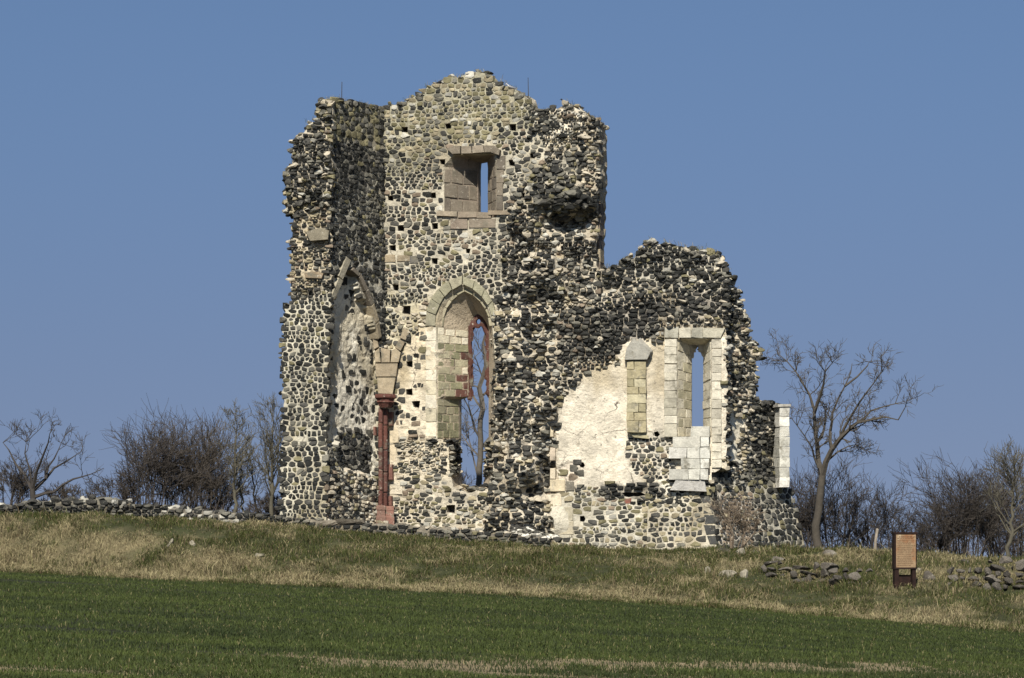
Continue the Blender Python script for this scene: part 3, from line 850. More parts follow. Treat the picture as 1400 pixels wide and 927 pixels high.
# rubble lining the broken lower and right sides of the tall opening
for k in range(300):
    if k < 220:
        t = random.random(); fy = random.uniform(604, 672)
        fx, bx_ = ((616, 628) if k % 2 else (671, 665))
        if fy > 650: fx = random.uniform(616, 668); bx_ = fx; fy = random.uniform(664, 678)
    else:
        t = random.random()*.55; fy = random.uniform(455, 610); fx, bx_ = 680, 670
    a = P3.world(P3.uv([(fx, fy)]), 0)[0]; b = P3.world(P3.uv([(bx_, fy)], off=-1.0), -1.0)[0]
    c = a*(1-t)+b*t; sz = random.uniform(.06, .15)
    loose.append((rock(c, (sz*1.2, sz*1.3, sz*.65)), np.array(pick(PAL_ROUGH))*random.uniform(.8, 1.2)))
# tracery of the tall window: a thin red sandstone plate in the slit
def plate(P, name, outline, holes, off, T, col, parent, mat):
    sv_ = P.holes, P.zones, P.bumps, getattr(P, 'outline', None)
    Q = Panel.__new__(Panel); Q.__dict__ = dict(P.__dict__)
    Q.O = P.O + P.N*off; Q.holes = [dict(F=h_, B=h_, depth=T*.9, col=col, step=.05) for h_ in holes]; Q.bumps = []
    Q.zones = []
    Q.add_zone(None, amp=0.0, mort=col)
    return build_body(Q, name, outline, T, parent, step=0.2, jit=0.0, mat=mat)
circ = [(653.8+3.1*math.cos(a), 439.6+3.6*math.sin(a)) for a in np.linspace(0, 2*math.pi, 12, endpoint=False)]
plate(P3, 'window_tracery', [(640.5, 545), (640.5, 452), (643.5, 441), (648.5, 434), (654, 430), (660, 434), (665, 441), (668.5, 452), (668, 500), (669, 541), (665.2, 538), (664.8, 458), (663, 450), (659, 446), (656, 445.5), (654, 448), (652, 445.5), (649, 446), (645, 450), (644, 458), (644, 545)], [circ], -0.93, 0.14, (0.105, 0.046, 0.036), ruin, M_ASHLAR)
# brown quoins of the right edge of the tower
Pq = Panel(805, 109.75, -14)
Pq.add_zone(None)
y = 166; Q_C = [(0.28, 0.19, 0.13), (0.17, 0.13, 0.10), (0.26, 0.2, 0.15), (0.13, 0.105, 0.085), (0.30, 0.25, 0.17)]
while y < 366:
    hh = random.uniform(13, 24)
    face_block(Pq, ruin, (random.uniform(799, 806), y, 821+random.uniform(-1, .8), y+hh), random.choice(Q_C), proud=0.02, behind=.55)
    y += hh
face_block(P3, ruin, [(754, 350), (772, 348), (773, 364), (755, 366)], (0.36, 0.30, 0.2), proud=.16)

# --- rib springer, red capital, shaft and base in the corner
PC = Panel(524, 110.95, -2); PC.add_zone(None)
for pts, c_ in (([(517, 539), (515, 516), (541, 516), (537, 539)], 0), ([(514.5, 515), (513, 497), (544.5, 497), (541.5, 515)], 1),
            ([(513, 496), (512, 480), (519, 476), (521, 496)], 0), ([(522, 496), (520, 475), (534, 478), (533, 496)], 1), ([(534, 496), (535, 479), (541, 476), (548, 482), (545, 496)], 0),
            ([(511, 478), (507, 446), (512, 446), (518, 475)], 1), ([(540, 475), (547.5, 480), (554, 468), (546, 463)], 1), ([(546.5, 462), (554.5, 466), (561, 453), (553, 448)], 0)):
    face_block(PC, ruin, pts, [(0.34, 0.28, 0.19), (0.29, 0.235, 0.16)][c_], proud=.06, behind=.5)
def lathe(name, px, d, prof, col, parent, n=12, sx=1.0, mat=None):
    """prof: (photo row, radius in m)"""
    x = (px-700)/F*d; vs = []; qs = []
    for k, (py, r) in enumerate(prof):
        zz = ZC+(HOR-py)/F*d
        for i in range(n):
            a = 2*math.pi*(i+.5)/n; vs.append((x+r*sx*math.cos(a), d+r*math.sin(a), zz))
    for k in range(len(prof)-1):
        for i in range(n):
            j = (i+1) % n; qs.append((k*n+i, (k+1)*n+i, (k+1)*n+j, k*n+j))
    vs = np.array(vs); tr = []
    for k in (0, len(prof)-1):
        for i in range(1, n-1): tr.append((k*n, k*n+i, k*n+i+1) if k else (k*n, k*n+i+1, k*n+i))
    # rows run downwards in the photo, so flip
    qs = [q[::-1] for q in qs] if prof[0][0] < prof[-1][0] else qs
    return link(name, make_mesh(name, vs, cols=np.tile(np.array(col), (len(vs), 1)), quads=np.array(qs)[:, ::-1], tris=tr), parent, mat or M_ASHLAR)
RD = (0.145, 0.055, 0.040)
lathe('capital', 527, 110.55, [(539, .37), (542, .39), (544, .39), (545.5, .33), (548, .30), (550, .33), (552, .28), (555, .24), (557.5, .2)], (0.12, 0.05, 0.038), ruin, 8)
for k, (ya, yb) in enumerate([(557, 578), (579, 612), (613, 642), (643, 670), (671, 693)]):
    cc = [(0.125, 0.055, 0.043), (0.15, 0.062, 0.046), (0.11, 0.05, 0.04), (0.14, 0.065, 0.05), (0.12, 0.05, 0.038)][k]
    lathe('shaft_drum', 520.5+random.uniform(-.3, .3), 110.6, [(ya, .072), (ya+1, .080), (yb-1, .079), (yb, .072)], cc, ruin, 10)
    lathe('shaft_drum', 527+random.uniform(-.3, .3), 110.72, [(ya+3, .07), (ya+4, .077), (yb+1.6, .077), (yb+2.6, .07)], tuple(np.array(cc)*.9), ruin, 10)
lathe('shaft_base', 521, 110.55, [(691, .15), (692, .22), (697, .22), (698, .19), (705, .2), (706, .235), (722, .235)], (0.22, 0.13, 0.098), ruin, 4)
lathe('shaft_base', 533, 110.6, [(692, .15), (693, .21), (698, .21), (699, .19), (706, .2), (707, .22), (722, .22)], (0.24, 0.125, 0.092), ruin, 4)

# --- right wall with the broken stub
P4 = Panel(700, 109.6, -5)
P4.add_zone(None, su=0.24, sv=0.135, joint=0.05, amp=0.10, hgt=(0.04, 0.12), pal=PAL_ROUGH, mort=MR)
P4.add_zone([(670, 330), (775, 350), (765, 470), (762, 740), (660, 740)], su=0.33, sv=0.16, joint=0.05, amp=0.26, hgt=(0.05, 0.17), keep=.88, pal=[(BAS, 3), (BAS2, 3), (GRY, 2), (LGT, .8), (TAN, .6), (CRM, .8)], mort=(0.60, 0.53, 0.41))
P4.add_zone([(765, 425), (790, 420), (860, 420), (1000, 395), (1000, 430), (900, 436), (900, 462), (862, 470), (850, 486), (800, 492), (762, 505)], su=0.27, sv=0.155, joint=0.025, amp=0.10, hgt=(0.05, 0.13), pal=[(BAS, 4), (BAS2, 4), (GRY, 2), (BRN, .4)], mort=(0.30, 0.27, 0.22))
P4.add_zone([(850, 330), (1000, 330), (1000, 400), (915, 395), (860, 372)], su=0.25, sv=0.15, joint=0.04, amp=0.12, hgt=(0.05, 0.13), pal=[(BAS, 2.5), (BAS2, 3), (GRY, 2.5), (LGT, 1.2), (OLV, .6)], mort=(0.48, 0.44, 0.35))
P4.add_zone([(762, 600), (766, 560), (782, 525), (805, 510), (845, 495), (862, 470), (905, 462), (1000, 462), (1000, 650), (960, 660), (900, 664), (830, 668), (775, 665), (760, 650)], su=0.27, sv=0.2, joint=0.05, keep=0.035, amp=0.02, hgt=(-.01, 0.03), pal=PAL_NEAT, mort=MP, lift=0.05)
P4.add_zone([(868, 592), (924, 592), (924, 668), (885, 668), (866, 640), (856, 612)], su=0.28, sv=0.18, joint=0.06, keep=.85, amp=0.05, hgt=(0.02, 0.08), pal=PAL_LOW, mort=(0.66, 0.60, 0.48))
P4.add_zone([(765, 642), (790, 630), (800, 655), (775, 668)], su=0.3, sv=0.2, joint=0.05, keep=.6, amp=0.03, hgt=(0.02, 0.06), pal=PAL_LOW, mort=(0.66, 0.58, 0.46))
P4.add_zone([(755, 666), (885, 668), (885, 755), (755, 755)], su=0.30, sv=0.17, joint=0.05, amp=0.02, hgt=(0.01, 0.045), pal=PAL_LOW, mort=(0.60, 0.55, 0.43), lift=.08)
P4.add_zone([(885, 664), (990, 660), (990, 755), (885, 755)], su=0.31, sv=0.24, joint=0.075, amp=0.02, hgt=(0.01, 0.045), pal=[(BAS, 3), (BAS2, 2), (GRY, 1.5), (OLV, 1.6), (TAN, 1)], mort=(0.70, 0.65, 0.52), lift=.10)
P4.add_zone([(820, 660), (905, 658), (905, 680), (820, 684)], su=0.3, sv=0.12, joint=0.03, amp=0.08, hgt=(0.05, 0.14), pal=PAL_DARK, mort=(0.33, 0.3, 0.24), lift=.05)
P4.bump(705, 470, 18, 80, .38); P4.bump(716, 610, 28, 75, .55); P4.bump(690, 600, 8, 40, -.5); P4.bump(748, 652, 11, 26, -.6); P4.bump(715, 712, 50, 18, .35); P4.bump(745, 375, 40, 26, .35); P4.bump(738, 470, 12, 40, -.3); P4.bump(752, 455, 7, 14, -.4); P4.bump(700, 410, 9, 16, -.35); P4.bump(735, 545, 22, 28, .3); P4.bump(726, 668, 9, 12, -.4); P4.bump(810, 430, 30, 20, .14); P4.bump(880, 400, 25, 18, .2); P4.bump(830, 395, 22, 12, -.15)
P4.holes.append(dict(F=[(925, 598), (925, 463), (973, 463), (973, 598)], B=[(945.5, 598), (945.5, 473), (961.5, 473), (961.5, 598)], depth=0.85, col=(0.62, 0.56, 0.43)))
for (x, y, sx, sy) in [(796, 636, 8, 8), (797, 709, 9, 9), (898, 593, 8, 8), (867, 676, 34, 7), (933, 537, 7, 8)]:
    if x == 933: continue
    qx, qy = sx/2, sy/2
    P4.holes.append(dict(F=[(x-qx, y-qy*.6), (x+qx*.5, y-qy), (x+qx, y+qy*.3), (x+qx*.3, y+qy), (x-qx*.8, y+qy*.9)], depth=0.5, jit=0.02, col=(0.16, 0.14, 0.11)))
    P4.blocks.append(P4.uv([(x-qx-3, y-qy-3), (x+qx+3, y-qy-3), (x+qx+3, y+qy+3), (x-qx-3, y+qy+3)]))
P4.blocks.append(P4.uv([(925, 463), (973, 463), (973, 598), (925, 598)]))
LT = [(0.42, 0.39, 0.30), (0.50, 0.46, 0.36), (0.36, 0.34, 0.27)]
for a, b in ((908, 928), (928, 945), (945, 961), (961, 992)):
    face_block(P4, ruin, [(a, 449), (b, 447 + (2 if b > 980 else 0)), (b-(6 if b > 980 else 0), 463), (a, 462)], random.choice(LT), proud=.13, behind=.9)
col_blocks(P4, ruin, 908, 926, 464, 598, 11.5, [(0.58, 0.53, 0.42), (0.48, 0.44, 0.34), (0.62, 0.57, 0.45), (0.38, 0.35, 0.27)], ncol=1, proud=.04, off=.07)
col_blocks(P4, ruin, 973, 987, 464, 640, 11.5, [(0.58, 0.53, 0.42), (0.46, 0.42, 0.33), (0.62, 0.57, 0.45)], ncol=1, proud=.04, off=.07)
splay_blocks(P4, ruin, (925.5, 466), (925.5, 597), (945.5, 475), (945.5, 597), .85, 10, 2, lambda r, k: random.choice([(0.60, 0.55, 0.43), (0.50, 0.45, 0.33), (0.42, 0.38, 0.26)]), np.array([1., 0, 0]))
splay_blocks(P4, ruin, (972.5, 466), (972.5, 597), (961.5, 475), (961.5, 597), .85, 10, 1, lambda r, k: random.choice([(0.60, 0.55, 0.43), (0.52, 0.48, 0.37)]), np.array([-1., 0, 0]))
plate(P4, 'window_head', [(943, 490), (943, 462), (964, 462), (964, 490), (961.5, 488), (960, 481), (957, 478.5), (955.5, 479.5), (954.5, 476), (954, 470), (952.8, 467), (951.5, 470), (951, 476), (950, 479.5), (948.5, 478.5), (946, 481), (945.5, 488)], [], -0.70, 0.14, (0.42, 0.37, 0.28), ruin, M_ASHLAR)
TN = [(0.42, 0.36, 0.22), (0.36, 0.31, 0.19), (0.46, 0.41, 0.27), (0.32, 0.28, 0.17)]
face_block(P4, ruin, [(854, 493), (856, 478), (865, 463), (880, 470), (892, 481), (886, 493)], (0.40, 0.38, 0.32), proud=.34, behind=.2)
face_block(P4, ruin, [(871, 466), (876, 462), (893, 480), (889, 491), (885, 480)], (0.33, 0.31, 0.26), proud=.2, behind=.2)
col_blocks(P4, ruin, 857, 884, 494, 592, 11, TN, ncol=2, proud=.26, behind=.15)
face_block(P4, ruin, [(859, 592), (884, 592), (888, 600), (866, 598)], (0.36, 0.32, 0.2), proud=.15)
for (q, c) in [((752, 655, 773, 672), (0.52, 0.44, 0.30)), ((774, 658, 785, 672), (0.2, 0.18, 0.14)), ((753, 675, 768, 692), (0.60, 0.52, 0.38)), ((760, 693, 784, 712), (0.36, 0.32, 0.23)), ((762, 713, 785, 731), (0.40, 0.35, 0.25)), ((752, 640, 760, 655), (0.56, 0.48, 0.35)), ((749, 580, 757, 598), (0.55, 0.47, 0.33)), ((752, 612, 760, 630), (0.58, 0.48, 0.36)),
               ((853, 681, 864, 689), (0.27, 0.1, 0.07)), ((619, 0, 0, 0), None)]:
    if c: face_block(P4, ruin, q, c, proud=.06, behind=.2, off=.05)
build_body(P4, 'wall', [(668, 750), (667, 700), (672, 668), (682, 640), (676, 600), (680, 560), (682, 500), (680, 440), (688, 405), (700, 372), (722, 350), (745, 346), (770, 356), (790, 366), (808, 372), (822, 371), (836, 366), (848, 364), (855, 356), (866, 352), (874, 345), (882, 337), (889, 332), (902, 334), (914, 333), (922, 336), (934, 339), (947, 341), (960, 344), (976, 346), (982, 352), (988, 364), (994, 372), (994, 500), (993, 640), (972, 645), (970, 690), (972, 755)], 1.25, ruin, jit=0.05)
wall_stones(P4, pool, 4)
edge_rocks(P4, loose, 1.25, PAL_ROUGH, lambda x, y: y < 405 and x > 815 and x < 990, step=0.16, size=(0.10, 0.19))
edge_rocks(P4, loose, 1.1, PAL_ROUGH, lambda x, y: x > 985 and 360 < y < 650, step=0.13, size=(0.07, 0.15), rows=6)
edge_rocks(P4, loose, .5, PAL_ROUGH, lambda x, y: x < 720, step=0.16, size=(0.09, 0.17), rows=3)
zone_rocks(P4, loose, [(680, 360), (770, 360), (762, 500), (758, 735), (670, 735), (682, 600)], 120, (0.06, 0.19), PAL_SCREE, .05)
zone_rocks(P4, loose, [(770, 370), (830, 372), (890, 336), (985, 350), (985, 440), (860, 460), (800, 485), (765, 480)], 130, (0.06, 0.15), [(BAS, 3), (BAS2, 3), (GRY, 2), (LGT, .5), (CRM, 1)], .1)

# --- broken right end (oblique), and the white quoins behind it
P6 = Panel(988, 109.75, 48)
P6.add_zone(None, su=0.24, sv=0.14, joint=0.065, keep=.8, amp=0.13, hgt=(0.04, 0.13), pal=PAL_ROUGH, mort=(0.66, 0.59, 0.46))
P6.add_zone([(985, 350), (1010, 395), (1012, 440), (985, 450)], su=0.26, sv=0.15, joint=0.04, amp=0.1, hgt=(0.05, 0.14), pal=PAL_DARK, mort=(0.45, 0.4, 0.32))
P6.add_zone([(985, 560), (1014, 565), (1010, 622), (985, 640)], su=0.3, sv=0.2, joint=0.05, keep=.15, amp=0.04, hgt=(0, .03), mort=(0.76, 0.70, 0.56))
P6.add_zone([(1035, 545), (1075, 545), (1075, 680), (1015, 680), (1018, 640), (1033, 600)], su=0.32, sv=0.17, joint=0.045, amp=0.12, hgt=(0.05, 0.16), pal=PAL_DARK, mort=(0.42, 0.38, 0.3))
for (x, y, s) in [(1004, 529, 9), (1018, 547, 8)]:
    q = s/2
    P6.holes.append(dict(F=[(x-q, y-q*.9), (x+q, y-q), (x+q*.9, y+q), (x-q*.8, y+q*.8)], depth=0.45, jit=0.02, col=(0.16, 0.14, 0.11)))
build_body(P6, 'wall', [(984, 690), (985, 500), (984, 364), (992, 368), (999, 380), (1006, 387), (1011, 398), (1012, 410), (1016, 420), (1017, 434), (1021, 440), (1020, 452), (1026, 463), (1033, 472), (1037, 484), (1031, 492), (1032, 510), (1032, 530), (1034, 551), (1045, 553), (1060, 553), (1070, 554), (1069, 600), (1069, 668), (1020, 690)], .42, ruin, jit=0.08)
wall_stones(P6, pool, 6)
edge_rocks(P6, loose, .42, PAL_ROUGH, lambda x, y: y < 560 and x > 986, step=0.13, size=(0.10, 0.2), rows=3)
zone_rocks(P6, loose, [(990, 380), (1010, 400), (1030, 480), (1028, 560), (1060, 560), (1062, 650), (1020, 650), (1012, 560), (990, 450)], 60, (0.06, 0.14), PAL_SCREE, .1)
WH = [(0.62, 0.60, 0.52), (0.55, 0.53, 0.45), (0.66, 0.63, 0.55), (0.50, 0.48, 0.41)]
PW = Panel(1066, 111.2, 12); PW.add_zone(None)
y = 556
for k in range(8):
    face_block(PW, ruin, (1065.5, y, 1079.5, y+13.8), (0.50, 0.48, 0.42) if k == 0 else random.choice(WH), proud=.02, behind=.9, gap=.12, name='quoin')
    y += 13.8
face_block(PW, ruin, (1063, 553, 1081, 556), (0.33, 0.31, 0.27), proud=.06, behind=.95, gap=.1, name='coping_stone')

# --- battered base of the corner
P5 = Panel(984, 108.75, 47, lean=0.20)
P5.add_zone(None, su=0.24, sv=0.21, joint=0.05, amp=0.02, hgt=(0.02, 0.07), pal=[(BAS, 5), (BAS2, 3), (GRY, 1.2), (OLV, .4)], mort=(0.50, 0.46, 0.36))
P5.add_zone([(950, 600), (1100, 600), (1100, 664), (1060, 664), (1020, 660), (950, 656)], su=0.27, sv=0.19, joint=0.02, amp=0.03, hgt=(0.03, 0.09), pal=[(BAS, 3), (BAS2, 3), (GRY, 3), (OLV, 1)], mort=(0.30, 0.28, 0.22))
P5.add_zone([(983, 672), (1025, 672), (1028, 748), (985, 748)], su=0.2, sv=0.16, joint=0.05, amp=0.02, hgt=(0.02, 0.07), pal=[(BAS2, 2), (GRY, 2), (BRN, 3), (TAN, 1)], mort=(0.62, 0.56, 0.46))
build_body(P5, 'battered_base', [(971, 628), (990, 627), (1010, 632), (1032, 640), (1050, 643), (1066, 650), (1074, 662), (1080, 672), (1086, 695), (1092, 715), (1098, 735), (1102, 760), (988, 768), (981, 735), (974, 700), (968, 665)], 1.5, ruin, jit=0.02)
wall_stones(P5, pool, 5)
edge_rocks(P5, loose, 1.5, PAL_DARK, lambda x, y: y < 660, step=0.22, size=(0.08, 0.15))
P7 = Panel(984, 108.72, -5, lean=0.10)
P7.add_zone(None, su=0.34, sv=0.26, joint=0.075, amp=0.02, hgt=(0.01, 0.045), pal=[(BAS, 3), (BAS2, 2), (GRY, 1.5), (OLV, 1.6), (TAN, 1)], mort=(0.54, 0.49, 0.38), drop=.02)
for k in range(5):   # dark corner stones
    yy = 676+k*14
    face_block(P7, ruin, [(958+k*2.2+random.uniform(-3, 2), yy), (970+k*2.6, yy), (973+k*2.6, yy+12), (960+k*2.2+random.uniform(-3, 2), yy+13)], (0.065, 0.065, 0.06), proud=.03, behind=.2, name='quoin')
build_body(P7, 'battered_base', [(886, 669), (925, 668), (967, 666), (973, 700), (980, 732), (985, 745), (985, 768), (884, 768)], .7, ruin, jit=0.01)
wall_stones(P7, pool, 7)

# --- white ashlar repair in front of the right wall: whole blocks
PA = Panel(940, 108.75, -5); PA.add_zone(None)
ROWS = [(583, 597, (944, 970), .3), (597, 611.5, (917, 970), .5), (611.5, 627, (913, 970), .5), (627, 641, (931, 970), .5), (641, 656, (915, 967), .5)]
for i, (a, b, (x0, x1), cutf) in enumerate(ROWS):
    cuts = {0: [944, 970], 1: [920, 957, 970], 2: [914, 939, 957, 971], 3: [931, 957, 970], 4: [914, 941, 957, 968]}[i]
    for k in range(len(cuts)-1):
        side = cuts[k] >= 955
        c = random.choice(WH) if i else (0.46, 0.44, 0.37)
        if i == 1 and k == 0: c = (0.60, 0.57, 0.48)
        face_block(PA, ruin, (cuts[k], a, cuts[k+1], b), c, proud=0.0 if not side else -0.01, behind=.75, gap=.22, keepout=False)
def prism_px(name, pts_front, d0, d1, col, parent, mat):
    f = np.array([((x-700)/F*d0, d0, ZC+(HOR-y)/F*d0) for x, y in pts_front]); return f
# sloping cement fillet under the blocks
f = [((x-700)/F*dd, dd, ZC+(HOR-y)/F*dd) for (x, y, dd) in [(924, 656, 108.8), (963, 656, 108.8), (966, 672, 108.72), (916, 670, 108.78), (924, 656, 109.6), (966, 656, 109.6), (968, 674, 109.6), (916, 672, 109.6)]]
link('mortar_fillet', make_mesh('mortar_fillet', f, faces=[(0, 3, 2, 1), (0, 1, 5, 4), (1, 2, 6, 5), (3, 0, 4, 7), (2, 3, 7, 6), (4, 5, 6, 7)], cols=[(0.42, 0.40, 0.36)]*8), ruin, M_MORTAR)

# --- plinth along the foot
P0 = Panel(500, 107.9, -6)
P0.add_zone(None, su=0.30, sv=0.12, joint=0.03, amp=0.05, hgt=(0.03, 0.1), pal=PAL_DARK, mort=(0.24, 0.21, 0.16))
P0.add_zone([(430, 700), (745, 726), (745, 731), (660, 727), (560, 722), (430, 714)], su=0.9, sv=0.2, joint=0.03, amp=0.02, hgt=(0.08, 0.12), pal=[(BRN, 1), (GRY, 2), ((0.14, 0.12, 0.09), 3)], mort=(0.24, 0.21, 0.16))
build_body(P0, 'plinth', [(372, 706), (410, 709), (445, 713), (520, 717), (570, 719), (640, 727), (700, 732), (748, 738), (752, 752), (640, 752), (500, 740), (372, 730)], .9, ruin, jit=0.02)
wall_stones(P0, pool, 8)
edge_rocks(P0, loose, .9, PAL_SCREE, lambda x, y: y < 735, step=0.3, size=(0.07, 0.12), rows=3)
# rubble heap where the stub meets the plinth
heap = []
for k in range(160):
    px = random.gauss(712, 26); t = random.random()
    yy = 737-16*(1-abs(px-712)/60)*t
    if abs(px-712) > 55: continue
    d = 108.0+1.2*t
    s = random.uniform(.05, .16)
    heap.append((rock(((px-700)/F*d, d, ZC+(HOR-yy)/F*d), (s*1.3, s, s*.7)), np.array(random.choice([(0.60, 0.56, 0.46), (0.7, .66, .56), BAS2, GRY, GRY]))))
join_rocks('fallen_rubble', heap, ruin)

flush_blocks()
# ---- stones: the 300 that show largest as parts, the rest joined
pool.sort(key=lambda a: -a[0])
big, rest = pool[:300], pool[300:]
stf = [tuple(t) for t in SF3.tolist()]
for a, W, c, P in big:
    cen = W.mean(0)
    me = make_mesh('stone', W-cen, cols=np.clip(c, .01, .7), tris=SF3, quads=SF4)
    me.materials.append(M_STONE)
    o = bpy.data.objects.new('stone', me); COL.objects.link(o); o.parent = P.obj
    o.location = Vector(cen)
V_ = np.concatenate([r[1] for r in rest]); C_ = np.concatenate([r[2] for r in rest])
offs = (np.arange(len(rest))*SV)[:, None, None]
o = link('rubble_masonry', make_mesh('rubble_masonry', V_, cols=np.clip(C_, .01, .7), tris=(SF3[None]+offs).reshape(-1, 3), quads=(SF4[None]+offs).reshape(-1, 4)), ruin, M_STONE)
o['kind'] = 'stuff'
join_rocks('broken_edge_stones', loose, ruin)
print('stones', len(pool), 'loose', len(loose))

# ------------------------------------------------------------------ tubes, rods, trees
def tube_mesh(name, paths, sides=4, mat=None, col=(0.1, 0.09, 0.08)):
    """paths: list of (points (n,3), radii (n,))"""
    vs = []; qs = []; cs = []; base = 0
    ang = np.arange(sides)/sides*2*math.pi
    ca, sa = np.cos(ang), np.sin(ang)
    for item in paths:
        pts, rad = np.asarray(item[0], float), np.asarray(item[1], float)
        c = item[2] if len(item) > 2 else col
        n = len(pts)
        tan = np.gradient(pts, axis=0); tan /= np.maximum(np.linalg.norm(tan, axis=1)[:, None], 1e-9)
        ref = np.array([0.31, 0.77, 0.55]) if abs(tan[0] @ np.array([0.31, 0.77, 0.55])) < .9 else np.array([1., 0, 0])
        a = np.cross(tan, ref); a /= np.maximum(np.linalg.norm(a, axis=1)[:, None], 1e-9); b = np.cross(tan, a)
        ring = pts[:, None, :] + rad[:, None, None]*(a[:, None, :]*ca[None, :, None] + b[:, None, :]*sa[None, :, None])
        vs.append(ring.reshape(-1, 3)); cs.append(np.tile(np.array(c), (n*sides, 1)))
        i = np.arange(n-1)[:, None]*sides; k = np.arange(sides)[None, :]; k2 = (k+1) % sides
        q = np.stack([i+k, i+k2, i+sides+k2, i+sides+k], -1).reshape(-1, 4)+base
        qs.append(q); base += n*sides
    return make_mesh(name, np.concatenate(vs), cols=np.concatenate(cs), quads=np.concatenate(qs), smooth=sides > 4)

def grow(out, p, d, L, r, lvl, maxl, rs, up=0.15, spread=0.75, nchild=5, col=None, wob=0.22):
    n = 5 if lvl < maxl else 4
    pts = [np.array(p)]; dirs = [np.array(d)]
    cur = np.array(p, float); dv = np.array(d, float)
    for k in range(n):
        dv = dv + rs.normal(size=3)*wob*np.array([1, .8, .8]) + np.array([0, 0, up])
        dv /= np.linalg.norm(dv); cur = cur+dv*L/n; pts.append(cur.copy()); dirs.append(dv.copy())
    rad = np.linspace(r, r*0.45 if lvl < maxl else r*0.5, n+1)
    out[min(lvl, 2)].append((np.array(pts), rad, col))
    if lvl >= maxl: return
    for k in range(nchild):
        t = rs.uniform(0.25, 1.0)*n; i = min(int(t), n-1); f = t-i
        bp = pts[i]*(1-f)+pts[i+1]*f
        side = np.cross(dirs[i+1], rs.normal(size=3)); side /= max(np.linalg.norm(side), 1e-6)
        nd = dirs[i+1]*(1-spread*.5)+side*spread*rs.uniform(.7, 1.2)
        nd /= np.linalg.norm(nd)
        rr = max((r*(1-.5*t/n))*0.62, 0.009)
        grow(out, bp, nd, L*rs.uniform(.4, .75), rr, lvl+1, maxl, rs, up*.8, spread, nchild, col, wob)

def finish_tree(name, loc, out, label, cat, group=None, trunk=True):
    root = empty(name, loc, label, cat, group)
    tr = out[0]
    if trunk and tr:
        link('trunk', tube_mesh('trunk', tr, 7), root, M_BARK)
    link('branches', tube_mesh('branches', out[1], 4), root, M_BARK)['kind'] = 'stuff'
    if out[2]: link('twigs', tube_mesh('twigs', out[2], 3), root, M_BARK)['kind'] = 'stuff'
    return root

def pxp(px, py, d): return np.array([(px-700)/F*d, d, ZC+(HOR-py)/F*d])

def limb_tree(name, limbs, d, seed, label, cat, col, tw=1.0, group=None, dens=1.0, maxl=3):
    """limbs: list of (px polyline, r0, r1, depth drift)"""
    rs = np.random.default_rng(seed); out = [[], [], []]
    for li, (pl, r0, r1, dd) in enumerate(limbs):
        n = len(pl); P_ = []
        for k, (x, y) in enumerate(pl):
            P_.append(pxp(x, y, d+dd*k/(n-1)))
        # subdivide
        pts = [P_[0]]
        for k in range(n-1):
            a, b = P_[k], P_[k+1]; m = max(1, int(np.linalg.norm(b-a)/0.35))
            for j in range(1, m+1): pts.append(a+(b-a)*j/m + rs.normal(size=3)*0.035*(j < m))
        pts = np.array(pts); rad = np.linspace(r0, r1, len(pts))
        out[0 if li < 1 else 1].append((pts, rad, col))
        if li == 0 and len(limbs) > 1: continue
        for k in range(1, len(pts)):
            f = k/len(pts)
            if f < 0.15: continue
            for _ in range(rs.poisson(0.85*dens*(0.5+f))):
                dv = pts[k]-pts[k-1]; dv /= np.linalg.norm(dv)
                side = np.cross(dv, rs.normal(size=3)); side /= np.linalg.norm(side)
                nd = dv*.6+side*.8; nd /= np.linalg.norm(nd)
                o2 = [[], [], []]
                grow(o2, pts[k], nd, tw*rs.uniform(.6, 1.25), max(rad[k]*.42, .016), 1, maxl, rs, .10, .7, 4, col, .2)
                out[1] += o2[1]; out[2] += o2[2]
    b = limbs[0][0][0]
    return finish_tree(name, pxp(b[0], b[1], d), out, label, cat, group)

BK = (0.085, 0.075, 0.06); BK2 = (0.05, 0.043, 0.037); BKG = (0.14, 0.125, 0.085)
# big bare tree right of the ruin
limb_tree('bare_tree', [
    ([(1117, 765), (1116, 735), (1119, 700), (1122, 670), (1124, 650)], .18, .14, 0),
    ([(1124, 652), (1119, 630), (1117, 605), (1114, 580), (1113, 560), (1107, 540), (1098, 525), (1088, 508), (1076, 494), (1064, 484)], .11, .015, .8),
    ([(1124, 652), (1129, 632), (1137, 615), (1148, 600), (1160, 588), (1172, 578), (1190, 574), (1210, 570), (1228, 574), (1238, 556)], .12, .015, -1.2),
    ([(1137, 615), (1135, 590), (1138, 565), (1146, 545), (1155, 528), (1163, 510), (1165, 497)], .075, .012, 1.5),
    ([(1148, 600), (1160, 575), (1172, 555), (1182, 540), (1196, 522), (1206, 508)], .065, .012, -.5),
    ([(1113, 565), (1120, 545), (1126, 525), (1128, 508), (1138, 496)], .07, .012, -1),
    ([(1172, 578), (1190, 562), (1208, 556), (1224, 552), (1240, 548)], .06, .012, .8),
    ([(1119, 640), (1110, 612), (1100, 596), (1090, 582), (1082, 572)], .05, .01, -.5),
    ([(1129, 632), (1145, 618), (1160, 610), (1170, 608), (1178, 614)], .05, .01, 1),
    ([(1155, 528), (1172, 515), (1186, 500), (1188, 495)], .05, .01, .5),
    ([(1117, 605), (1127, 585), (1128, 560), (1118, 540)], .06, .012, 1.6),
], 122, 3, 'large bare forked tree leaning right beside the ruin', 'tree', (0.072, 0.062, 0.049), tw=.75, dens=2.3)
